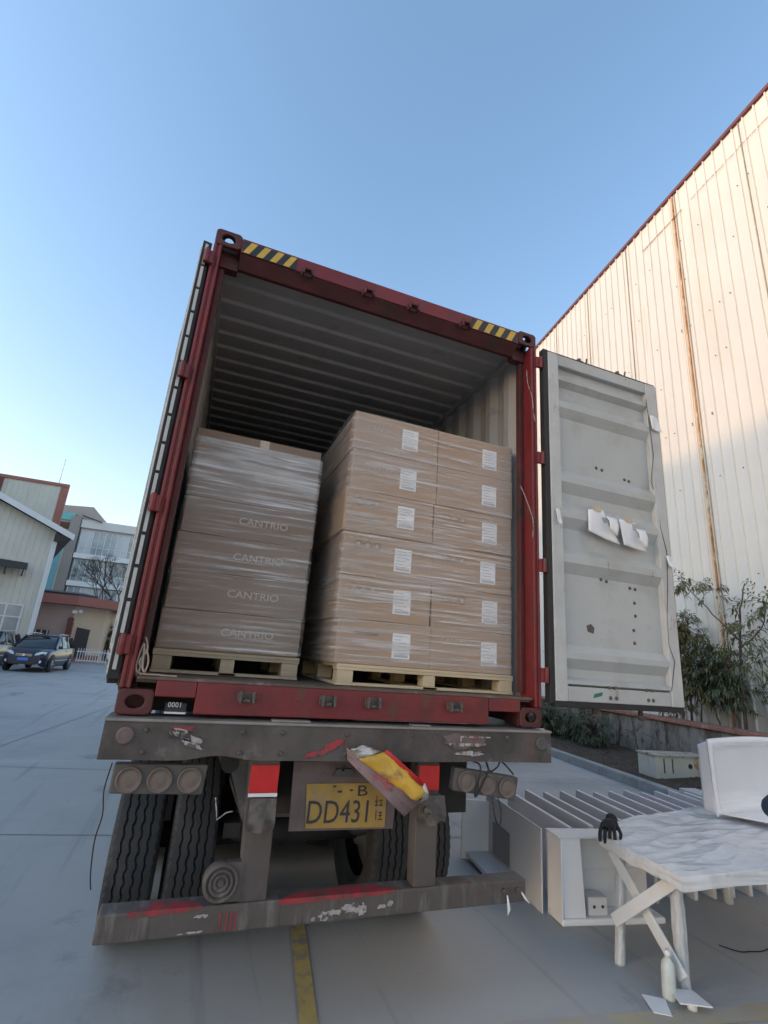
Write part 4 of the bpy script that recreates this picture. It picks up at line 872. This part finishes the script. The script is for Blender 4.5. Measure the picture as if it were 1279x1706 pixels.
# black glove draped over the table corner
gv=empty('work_glove',(2.02,.36,.69),'black knitted work glove draped over the far left table corner','glove')
gx=Vector((-.75,-.55,0)).normalized(); gy_=Vector((gx.y,-gx.x,0))
def G(a,s,z): return Vector((2.075,.37,.70))+(gx*a+gy_*s)*1.25+Vector((0,0,z))
V=[G(-.05,0,.035),G(-.01,0,.045),G(.035,.0,.03)];E=[(0,1),(1,2)];Rr=[(.044,.032),(.052,.038),(.048,.032)]
for i,(s0,ln) in enumerate(((-.036,.072),(-.012,.08),(.012,.085),(.036,.075))):
    n=len(V); V+=[G(.05,s0*.9,.022),G(.072,s0*1.05,-.002),G(.080,s0*1.1,-.002-ln*.45),G(.070,s0*1.12,-.002-ln*.85)]
    E+=[(2,n),(n,n+1),(n+1,n+2),(n+2,n+3)]; Rr+=[.015,.013,.012,.010]
n=len(V); V+=[G(.01,-.05,.02),G(.045,-.066,.0),G(.06,-.062,-.03)]; E+=[(1,n),(n,n+1),(n+1,n+2)]; Rr+=[.014,.012,.009]
skin('glove_hand',V,E,Rr,m_blkg,gv)
b=MB(); b.lathe([(.036,0),(.040,.01),(.038,.03),(.041,.045),(.034,.044),(.032,.01)],G(-.045,0,.032),-gx+Vector((0,0,.5)),24,closed=True); b.build('cuff',m_blkg,gv)
# bottle, papers, wire on the ground
bt=empty('plastic_bottle',(1.965,-.135,0),'white plastic bottle standing at the foot of the near table leg','bottle')
b=MB(); b.lathe([(.03,0),(.036,.006),(.037,.02),(.037,.15),(.033,.175),(.018,.195),(.0145,.20),(.0145,.205)],(1.965,-.135,0),(.05,0,1),28); b.build('body',M('milky_bottle',(.50,.55,.52),.4,0,.12,14,[((.33,.36,.33),10,.58,.1,S1)]),bt)
b=MB(); b.lathe([(.017,0),(.017,.022),(.013,.03)],(1.975,-.135,.205),(.05,0,1),16); b.build('cap',m_white,bt)
b=MB(); b.prism([(1.826,-.072,.006),(1.928,-.140,.006),(1.838,-.262,.006),(1.760,-.212,.006)],(0,0,.004)); tag(b.build('foam_sheet',m_pap,org=(1.84,-.17,0)),'flat white square sheet lying on the concrete left of the bottle','sheet')
t=empty('tilted_sheet',(2.02,-.22,0),'white square board propped on a small roll beside the table leg','board')
b=MB(); b.hexa([(1.985,-.12,.038),(2.118,-.165,.032),(2.068,-.325,.048),(1.902,-.262,.052),(1.985,-.12,.045),(2.118,-.165,.039),(2.068,-.325,.055),(1.902,-.262,.059)]); b.build('sheet',m_pap,t)
b=MB(); b.tube([(2.02,-.235,0.0),(2.02,-.235,.036)],.026,14); b.build('roll',m_white,t)
cord('bent_wire',[(2.85,.22,.012),(2.93,.14,.005),(3.02,.12,.005),(3.12,.10,.008),(3.3,.14,.006)],.004,m_gask,'thin dark bent wire lying on the concrete behind the table','wire')
# ---------------- person beside the table ----------------
pe=empty('person',(3.02,-.80,0),'person in a dark blue jacket at the right edge of the picture beside the table','person')
m_skin=M('skin',(.42,.26,.19),.5); m_jack=M('dark_blue_jacket',(.012,.028,.055),.8,0,.2,8,bump=.4,bscale=30); m_trou=M('dark_trousers',(.03,.03,.035),.85,0,.2,8); m_hair=M('black_hair',(.012,.01,.01),.6)
def pp(x,y,z): return Vector((3.02+x,-.80+y,z))
# left elbow out to the side over the table corner, body outside the picture
V=[pp(0,0,.95),pp(0,0,1.12),pp(0,.02,1.30),pp(0,.03,1.42),pp(0,.04,1.50),pp(0,.06,1.58),pp(0,.07,1.66),
   pp(-.17,.05,1.38),pp(-.385,.42,1.02),pp(-.10,.50,.95),pp(-.03,.53,.93),
   pp(.18,.03,1.38),pp(.24,.02,1.12),pp(.24,.22,.93),pp(.24,.28,.91),
   pp(-.10,0,.88),pp(-.11,.01,.50),pp(-.11,-.02,.10),pp(-.11,.13,.045),
   pp(.10,0,.88),pp(.11,.01,.50),pp(.11,-.02,.10),pp(.11,.13,.045)]
E=[(0,1),(1,2),(2,3),(3,4),(4,5),(5,6),(3,7),(7,8),(8,9),(9,10),(3,11),(11,12),(12,13),(13,14),(0,15),(15,16),(16,17),(17,18),(0,19),(19,20),(20,21),(21,22)]
Rr=[(.15,.10),(.13,.095),(.16,.10),(.11,.08),(.05,.05),(.075,.09),(.06,.075),.055,.045,.033,.028,.055,.045,.033,.028,.08,.055,.04,.04,.08,.055,.04,.04]
body=skin('body',V,E,Rr,m_skin,pe)
def sub_skin(name,idx,scale,mat,root,ends=()):
    mp={i:j for j,i in enumerate(idx)}; skin(name,[V[i] for i in idx],[(mp[a],mp[c]) for a,c in E if a in mp and c in mp],[tuple(q*scale+.012 for q in (r if hasattr(r,'__len__') else (r,r))) for r in (Rr[i] for i in idx)],mat,pe,root=mp[root])
sub_skin('jacket',[0,1,2,3,7,8,9,11,12,13],1.08,m_jack,1)
sub_skin('trousers',[1,0,15,16,17,19,20,21],1.08,m_trou,0)
for sx in (-1,1):
    b=MB(); b.lathe([(.035,0),(.05,.02),(.052,.05),(.03,.075)],pp(sx*.11,.05,.0),(0,0,1),16); bmesh.ops.scale(b.b,vec=(1,2.3,1),verts=b.b.verts,space=Matrix.Translation(-pp(sx*.11,.05,0))); b.build('shoe',m_dark,pe)
b=MB(); bmesh.ops.create_uvsphere(b.b,u_segments=24,v_segments=14,radius=.1); bmesh.ops.scale(b.b,vec=(.93,1.08,.95),verts=b.b.verts); bmesh.ops.translate(b.b,vec=pp(0,.045,1.685),verts=b.b.verts); bmesh.ops.delete(b.b,geom=[v for v in b.b.verts if v.co.z<1.64 or (v.co.y>-.80+.11 and v.co.z<1.71)],context='VERTS')
for f in b.b.faces: f.smooth=True
b.build('hair',m_hair,pe,solid=.008)
b=MB()
for sx in (-1,1): b.lathe([(.004,0),(.011,.004),(.009,.009),(.002,.012)],pp(sx*.03,.140,1.64),(0,1,0),12)
b.build('eyes',m_white,pe)
b=MB(); b.tube([pp(0,.145,1.64),pp(0,.165,1.605),pp(0,.145,1.595)],[.007,.013,.008],8); b.tube([pp(-.022,.138,1.565),pp(0,.148,1.562),pp(.022,.138,1.565)],.005,6)
for sx in (-1,1): b.tube([pp(sx*.078,.06,1.65),pp(sx*.092,.05,1.625),pp(sx*.08,.055,1.595)],[.008,.011,.006],8)
b.build('face_features',m_skin,pe)
for (wr,dr_,sgn) in ((10,Vector((.85,.4,-.1)).normalized(),1),(14,Vector((0,.95,-.2)).normalized(),-1)):
    w0=V[wr]; sd2=dr_.cross(Vector((0,0,1))).normalized(); HV=[w0-dr_*.02,w0+dr_*.05,w0+dr_*.085]; HE=[(0,1),(1,2)]; HR=[(.026,.02),(.036,.018),(.034,.016)]
    for i,(s0,ln) in enumerate(((-.03,.065),(-.01,.075),(.01,.07),(.029,.055))):
        n=len(HV); HV+=[w0+dr_*.095+sd2*s0,w0+dr_*(.095+ln*.5)+sd2*s0*1.1+Vector((0,0,-.008)),w0+dr_*(.095+ln*.85)+sd2*s0*1.15+Vector((0,0,-.03))]; HE+=[(2,n),(n,n+1),(n+1,n+2)]; HR+=[.0095,.009,.0075]
    n=len(HV); HV+=[w0+dr_*.03+sd2*sgn*.035,w0+dr_*.06+sd2*sgn*.06+Vector((0,0,-.01)),w0+dr_*.085+sd2*sgn*.065+Vector((0,0,-.02))]; HE+=[(1,n),(n,n+1),(n+1,n+2)]; HR+=[.012,.0105,.008]
    skin('glove',HV,HE,HR,m_blkg,pe)

# ---------------- background on the left ----------------
def vribs(mb,x0,x1,y,z0,z1,p=.35,h=.03):
    prof=[];x=x0
    while x<x1-p: prof+=[(x,y),(x+p*.8,y),(x+p*.85,y-h),(x+p*.95,y-h)]; x+=p
    prof.append((x1,y)); mb.sheet([(a,c,z0) for a,c in prof],(0,0,z1-z0))
WY0=31.; XC=-9.35
wh=empty('warehouse',(XC,WY0,0),'pale corrugated warehouse gable with white roof edge behind the dark car','building')
b=MB(); EZ=7.55; sl=.40
prof=[];x=XC-18
xs=[]
while x<XC: xs+=[(x,0),(x+.24,0),(x+.26,-.03),(x+.29,-.03)]; x+=.3
xs.append((XC,0)); a=[];t_=[]
for xx,h in xs:
    hh=EZ+sl*min(XC-xx,9-0)-0 if XC-xx<9 else EZ+sl*(18-(XC-xx)); a.append(b.b.verts.new((xx,WY0+h,0))); t_.append(b.b.verts.new((xx,WY0+h,hh)))
for k in range(len(a)-1): b.b.faces.new((a[k],a[k+1],t_[k+1],t_[k]))
b.build('gable_wall',m_whw,wh,norm=False)
b=MB(); b.box(XC-.06,XC-.01,WY0+.02,WY0+24,0,EZ); b.build('side_wall',m_white,wh)
b=MB(); b.prism([(XC+.9,WY0-.7,EZ-.48+.05),(XC+.9,WY0-.7,EZ-.14+.05),(XC-9,WY0-.7,EZ+sl*9+.34),(XC-9,WY0-.7,EZ+sl*9)],(0,.06,0)); b.build('bargeboard',m_white,wh)
b=MB(); b.prism([(XC+.88,WY0-.63,EZ-.15),(XC+.88,WY0-.63,EZ-.10),(XC-9,WY0-.63,EZ+sl*9+.36),(XC-9,WY0-.63,EZ+sl*9+.28)],(0,24,0)); b.prism([(XC-9,WY0-.63,EZ+sl*9+.28),(XC-9,WY0-.63,EZ+sl*9+.36),(XC-18.9,WY0-.63,EZ-.1),(XC-18.9,WY0-.63,EZ-.15)],(0,24,0)); b.build('roof',m_dark,wh)
for dx in (.1,-3.6):
    b=MB(); b.box(XC+dx-.15,XC+dx+.25,WY0-.55,WY0-.04,EZ-sl*dx-.55,EZ-sl*dx-.12); b.build('eave_bracket',m_dark,wh)
b=MB(); b.box(XC-.1,XC+.06,WY0-.12,WY0-.01,0,EZ-.3); b.build('corner_trim',m_white,wh)
b=MB(); b.box(XC+.065,XC+.16,WY0-.11,WY0-.02,0,EZ-.4); b.build('downpipe',m_white,wh)
b=MB(); b.hexa([(XC-6,WY0-1.2,5.1),(XC-.95,WY0-1.2,5.0),(XC-.95,WY0-.04,5.45),(XC-6,WY0-.04,5.55),(XC-6,WY0-1.2,5.16),(XC-.95,WY0-1.2,5.06),(XC-.95,WY0-.04,5.51),(XC-6,WY0-.04,5.61)]); 
for x in (-1.1,-1.9,-2.7,-3.6): b.bar((XC+x,WY0-1.15,5.0),(XC+x,WY0-.05,4.75),.06,.06)
b.build('canopy',m_dark,wh)
wn=MB(); wn.box(XC-7,XC-.62,WY0-.07,WY0-.035,.5,3.15); wn=wn.build('window',m_wing,wh)
b=MB()
for x in (-.62,-1.35,-2.1,-2.85,-3.7,-4.6): b.box(XC+x-.05,XC+x+.03,WY0-.12,WY0-.072,.5,3.15)
b.box(XC-7,XC-.58,WY0-.121,WY0-.073,2.45,2.52); b.box(XC-7,XC-.58,WY0-.121,WY0-.073,3.10,3.18); b.build('frame',m_white,wn)
wh.rotation_euler=(0,0,R(17))
# red trimmed hall behind
rh=empty('red_trimmed_hall',(-16.6,58,0),'pale metal hall with dark red corner and roof trim behind the warehouse','building')
b=MB(); vribs(b,-38,-16.75,58,0,17.2,.5,.05); b.build('wall',m_whw,rh,norm=False)
b=MB(); b.box(-16.74,-16.0,57.9,58.1,0,17.2); b.box(-38,-16.0,57.85,58.1,17.21,17.55); b.build('trim',m_rroof,rh)
b=MB(); b.box(-22.6,-22.0,57.80,57.94,0,17.2); b.build('pilaster',m_rtrim,rh)
b=MB(); b.prism([(-38,58.3,0),(-16.6,58.3,0),(-22.5,76,0),(-38,76,0)],(0,0,17.1)); b.build('hall_body',m_whw,rh)
b=MB(); b.tube([(-17.6,60,17.5),(-17.6,60,21)],.05,6); b.build('mast',m_white,rh)
# office block
of=empty('office_block',(-14,80,0),'pale multi storey office block with blue glass stairwell and rooftop gable','building')
b=MB(); b.box(-18.6,-4,80,94,0,18.0); b.box(-24,-20.3,80.5,94,0,14.2); b.build('wall',m_off,of)
b=MB(); b.box(-20.0,-18.7,79.3,94,0,18.6); b.box(-24,-20.01,79.9,94,14.21,16.6); b.build('stair_tower',m_offd,of)
b=MB(); b.prism([(-24,79.6,18.2),(-17,79.6,18.7),(-15.1,79.6,18.05),(-15.1,79.6,18.0),(-17.9,79.6,20.3),(-24,79.6,20.3)][:0] or [(-24,79.7,17.6),(-18.65,79.7,17.6),(-15.1,79.7,18.02),(-17.6,79.7,20.4),(-22.4,79.7,20.0),(-24,79.7,19.6)],(0,12,0)); b.build('rooftop_gable',M('roof_render',(.30,.28,.27),.7,0,.1,.4),of)
b=MB(); b.box(-22.9,-19.6,79.5,79.68,17.9,19.0); b.build('rooftop_window',m_turq,of)
b=MB(); b.box(-24.2,-20.05,79.6,79.88,3,14.2); cg=b.build('glass_wall',m_curt,of)
b=MB()
for x in (-23.4,-22.3,-21.2,-20.15): b.box(x,x+.14,79.5,79.59,3,14.2)
b.build('mullion',m_off,cg)
b=MB(); b.box(-18.6,-8.0,79.4,79.95,17.1,18.3); b.build('parapet',m_off,of)
for fl,(z0,z1) in enumerate(((13.3,16.7),(9.3,12.4),(5.2,8.4),(1.2,4.3))):
    b=MB(); b.box(-18.6,-4,79.3,79.9,z0-.75,z0-.05); b.build('floor_band',m_white,of)
    x=-18.3; k=0
    while x<-9:
        wd_=1.5; b=MB(); b.box(x,x+wd_,79.82,79.96,z0,z1); o=b.build('window',m_wing if (k+fl)%3 else m_off,of)
        b=MB(); b.box(x-.09,x-.005,79.7,79.95,z0,z1); b.box(x+.7,x+.76,79.75,79.815,z0,z1); b.box(x,x+wd_,79.75,79.815,z0+1.0,z0+1.07) ; b.build('frame',m_white,o); x+=1.62; k+=1
b=MB(); b.box(-9.6,-8.7,79.2,79.9,0,17.1); b.build('white_pier',m_white,of)
b=MB(); b.hexa([(-18.6,79.0,17.2),(-16.2,79.0,16.7),(-16.2,79.9,16.8),(-18.6,79.9,17.3),(-18.6,79.0,17.3),(-16.2,79.0,16.8),(-16.2,79.9,16.9),(-18.6,79.9,17.4)]) if 0 else b.bar((-18.6,79.0,18.75),(-15.9,79.0,18.1),.4,.12); b.build('roof_awning',m_dark,of)
# guard house
gh=empty('guard_house',(-8.7,38,0),'low pink guard house with salmon red roof fascia behind the car','building')
b=MB(); b.prism([(-14.5,38.4,0),(-8.75,38,0),(-8.75,45,0),(-14.5,45,0)],(0,0,3.75)); b.build('wall',m_pink,gh)
b=MB(); b.prism([(-8.74,38.02,0),(-6.95,39.4,0),(-6.95,45,0),(-8.74,45,0)],(0,0,3.74)); b.build('wall',m_cream,gh)
b=MB(); b.prism([(-15,37.3,3.76),(-8.5,36.9,3.76),(-5.6,38.9,3.72),(-5.6,45,3.72),(-15,45,3.76)],(0,0,.62)); b.build('roof_fascia',m_rroof,gh)
b=MB(); b.prism([(-14,37.4,4.39),(-8.6,37.2,4.39),(-7.6,38.2,4.39),(-9,41,4.75),(-14,41,4.75)],(0,0,.14)); b.build('roof_sheet',m_dark,gh)
b=MB(); b.box(-11.7,-10.0,38.0,38.18,1.05,1.95); w_=b.build('window',m_dark,gh)
b=MB()
for x in (-11.5,-11.15,-10.8,-10.45,-10.1): b.box(x,x+.06,37.93,37.99,1.05,1.95)
b.build('bars',m_whw,w_)
b=MB(); b.box(-9.9,-9.0,37.9,38.0,1.0,1.6); b.build('notice_panel',m_off,gh)
b=MB(); b.prism([(-8.4,38.25,.3),(-7.7,38.8,.3),(-7.7,38.8,2.2),(-8.4,38.25,2.3)],(.06,-.08,0)); b.build('window',m_dark,gh)
b=MB(); b.box(-8.6,-6.9,37.99,38.0,0,.01) if 0 else b.prism([(-8.76,37.98,0),(-6.9,39.4,0),(-6.9,39.5,0),(-8.76,38.08,0)],(.04,-.05,.45)); b.build('plinth',m_rroof,gh)
b=MB(); b.box(-8.95,-8.62,37.6,37.99,.3,2.6); b.lathe([(.2,0),(.2,.1)],(-8.78,37.7,2.75),(0,-1,0),12); b.build('red_cabinet',m_rtrim,gh)
b=MB(); b.box(-8.75,-8.5,37.3,37.6,3.2,3.4); b.lathe([(.12,0),(.1,.16)],(-8.25,37.4,3.35),(0,-1,0),12); b.build('floodlight',m_white,gh)
# white retracting gate
gt=empty('folding_gate',(-6.9,37,0),'low white folding gate beside the guard house','gate')
b=MB()
for k in range(12): b.box(-7.8+k*.16,-7.76+k*.16,37,37.04,.06,.95)
b.build('bars',m_white,gt); b=MB(); b.box(-7.85,-5.9,36.98,37.06,.12,.2); b.box(-7.85,-5.9,36.98,37.06,.70,.78); b.box(-5.9,-5.8,36.9,37.1,0,1.0); b.build('rail',m_white,gt)
# bare tree and hedge by the gate
random.seed(9)
bt_=empty('bare_tree',(-7.6,52,0),'leafless grey tree standing before the office block','tree'); b=MB()
def br(p,d,L,r,n):
    q=p+d*L; b.tube([p,p.lerp(q,.5)+rnd()*L*.04,q],[r,r*.8,r*.6],5)
    if n>0:
        for k in range(3 if n>1 else 4): br(q,(d+rnd()*.55+Vector((0,0,.12))).normalized(),L*.72,r*.6,n-1)
br(Vector((-7.6,52,0)),Vector((0.02,0,1)),3.4,.16,5); br(Vector((-9.2,53,0)),Vector((-.02,0,1)),3.0,.13,5)
b.build('branches',m_bark,bt_)
hg=tree('dark_hedge',(-6.0,43,0),[([(0,0,0),(0,0,2)],.06)],m_leafo,'brownish dark hedge beside the gate next to the guard house',cat='hedge',extra=[((0,0,1.6),(1.3,1,1.5),170),((1.6,1,2.4),(1.1,1,1.8),120),((-.5,.5,.7),(.9,1,.7),60)],L=.32,stem=.3)
# lamp pole behind the left door
b=MB(); b.tube([(-4.9,36,0),(-4.75,36,4.2),(-4.5,36,4.6)],.07,8); tag(b.build('grey_pole',m_off,org=(-4.9,36,0)),'slim grey pole near the gate behind the open left door','pole')
# ---------------- cars ----------------
def loft(mb,rings,close=True):
    V=[[mb.b.verts.new(p) for p in r] for r in rings]
    for A_,B_ in zip(V,V[1:]):
        for k in range(len(A_)-1): mb.b.faces.new((A_[k],A_[k+1],B_[k+1],B_[k])).smooth=True
    mb.b.faces.new(V[0]); mb.b.faces.new(V[-1][::-1])
def make_car(label,loc,rz,paint,group):
    c=empty('parked_car',loc,label,'car',group,rz)
    st=[(0,.42,.62,.70,.70),(.06,.30,.78,.80,.82),(.22,.24,.88,.88,.93),(.6,.22,.90,.99,1.0),(1.25,.22,.925,1.07,1.08),(2.4,.22,.925,1.08,1.09),(3.7,.22,.925,1.10,1.11),(4.3,.25,.90,1.08,1.09),(4.5,.34,.84,.98,1.0),(4.56,.45,.72,.85,.86)]
    rings=[]
    for y,zb,hw,zs_,zt in st:
        zm=(zb+zs_)/2
        half=[(hw*.86,zb),(hw*.97,zb+.06),(hw,zm),(hw*.985,zs_-.06),(hw*.93,zs_),(hw*.6,zt+.01),(0,zt+.02)]
        rings.append([(x,y,z) for x,z in half]+[(-x,y,z) for x,z in half[::-1][1:]])
    b=MB(); loft(b,rings); b.build('body',paint,c,local=True)
    st=[(1.10,1.05,.84,.84,1.06),(1.45,1.05,.85,.74,1.36),(1.85,1.05,.85,.68,1.60),(2.6,1.05,.85,.67,1.66),(3.5,1.06,.84,.66,1.65),(4.05,1.06,.80,.64,1.56),(4.36,1.05,.74,.70,1.12)]
    b=MB(); loft(b,[[(w0,y,z0),(w1,y,z1-.03),(w1*.85,y,z1),(-w1*.85,y,z1),(-w1,y,z1-.03),(-w0,y,z0)] for y,z0,w0,w1,z1 in st]); b.build('windows',m_glass,c,local=True)
    b=MB(); loft(b,[[(w1*.98,y,z1-.02),(w1*.84,y,z1+.018),(-w1*.84,y,z1+.018),(-w1*.98,y,z1-.02)] for y,z0,w0,w1,z1 in st[2:6]]); b.build('roof',paint,c,local=True)
    b=MB()
    for sx in (-1,1):
        b.bar((sx*.855,1.12,1.07),(sx*.70,1.86,1.60),.05,.06); 
        for y in (2.35,3.3): b.bar((sx*.862,y,1.06),(sx*.69,y,1.62),.012,.09,(0,1,0))
        b.bar((sx*.845,4.2,1.06),(sx*.67,3.95,1.58),.03,.16)
    b.build('pillar',paint,c,local=True)
    b=MB()
    for sx in (-1,1): b.tube([(sx*.62,1.95,1.66),(sx*.61,2.3,1.73),(sx*.60,3.6,1.72),(sx*.60,3.8,1.66)],.018,6)
    b.build('roof_rail',m_chr,c,local=True)
    for sx in (-1,1):
        b=MB(); b.prism([(sx*.40,.03,.74),(sx*.80,.16,.80),(sx*.83,.30,.90),(sx*.62,.20,.92),(sx*.45,.06,.84)],(0,-.05,0)); b.build('headlight',m_lamp,c,local=True)
        b=MB(); b.lathe([(.07,0),(.06,.03)],(sx*.66,.045,.48),(0,-1,0),14); b.build('fog_lamp',m_lamp,c,local=True)
        b=MB(); b.box(min(sx*.90,sx*1.08),max(sx*.90,sx*1.08),1.36,1.46,1.05,1.20); b.build('mirror',paint,c,local=True,bevel=.03)
        for y in (2.75,): 
            b=MB(); b.box(min(sx*.93,sx*.95),max(sx*.93,sx*.95),y,y+.18,.93,.96); b.build('door_handle',m_chr,c,local=True)
        b=MB(); b.box(min(sx*.92,sx*.932),max(sx*.92,sx*.932),1.0,3.9,.50,.54); b.build('side_strip',m_chr,c,local=True)
        for y in (.88,3.62):
            b=MB(); b.lathe([(.41,0),(.41,.02)],(sx*.905,y,.40),(sx,0,0),28); b.build('wheel_arch',m_dark,c,local=True)
            b=MB(); b.lathe([(.22,-.1),(.34,-.1),(.36,-.06),(.36,.06),(.34,.09),(.23,.1)],(sx*.86,y,.36),(sx,0,0),28,closed=True); w_=b.build('wheel',m_rub,c,local=True)
            b=MB(); b.lathe([(.24,.08),(.235,.095),(.2,.06),(.04,.05),(.03,.08)],(sx*.86,y,.36),(sx,0,0),28); 
            for k in range(5):
                a=k*1.2566; b.bar((sx*.955,y+.03*math.cos(a),.36+.03*math.sin(a)),(sx*.96,y+.22*math.cos(a),.36+.22*math.sin(a)),.012,.05,(sx,0,0))
            b.build('rim',m_chr,w_,local=True)
    b=MB(); b.box(-.34,.34,-.035,.0,.68,.80); g=b.build('grille',m_dark,c,local=True)
    b=MB()
    for z in (.70,.74,.78): b.box(-.33,.33,-.05,-.036,z,z+.012)
    b.lathe([(.05,0),(.05,.02)],(0,-.045,.745),(0,-1,0),14); b.build('grille_bar',m_chr,g,local=True)
    b=MB(); b.box(-.55,.55,-.03,.02,.34,.46); b.build('lower_intake',m_dark,c,local=True)
    b=MB(); b.box(-.22,.22,-.06,-.031,.50,.63); b.build('licence_plate',m_blue,c,local=True)
    return c
make_car('dark blue sport utility car with blue plate parked before the warehouse',(-7.75,24.7,0),R(-4),m_car,'cars parked by the warehouse')
make_car('dark car cut by the left picture edge beside the blue plated car',(-10.6,26.3,0),R(-4),M('black_paint',(.015,.015,.018),.25,.2,.05,2,coat=.6),'cars parked by the warehouse')
bl=empty('barrier_post',(-8.85,24.2,0),'short red and white striped barrier post beside the dark blue car','barrier post')
b=MB(); b.box(-8.95,-8.75,24.1,24.3,0,.95); p=b.build('post',m_white,bl,bevel=.01); b=MB()
for z in (.15,.45,.75): b.box(-8.953,-8.747,24.097,24.303,z,z+.14)
b.build('red_band',m_rtrim,p)
# factory block on the far left whose shade falls over the yard
fb_=empty('shade_factory',W(5,-36,0),'long grey factory block beyond the left edge casting shade over the yard','building')
b=MB(); b.prism([W(-7,-36,0),W(-7,-60,0),W(-7,-60,19.6),W(-7,-36,19.6)],W(70,0)); b.build('wall',m_shade,fb_)
b=MB(); b.prism([W(-7.5,-35.6,19.61),W(-7.5,-60.4,19.61),W(-7.5,-60.4,20.0),W(-7.5,-35.6,20.0)],W(71,0)); b.build('roof_edge',m_rtrim,fb_)
for z in (1,6,11):
    for k in range(6):
        b=MB(); b.prism([W(-4+k*9,-35.95,z),W(1+k*9,-35.95,z),W(1+k*9,-35.95,z+2.4),W(-4+k*9,-35.95,z+2.4)],W(0,-.04)); b.build('window',m_wing,fb_)
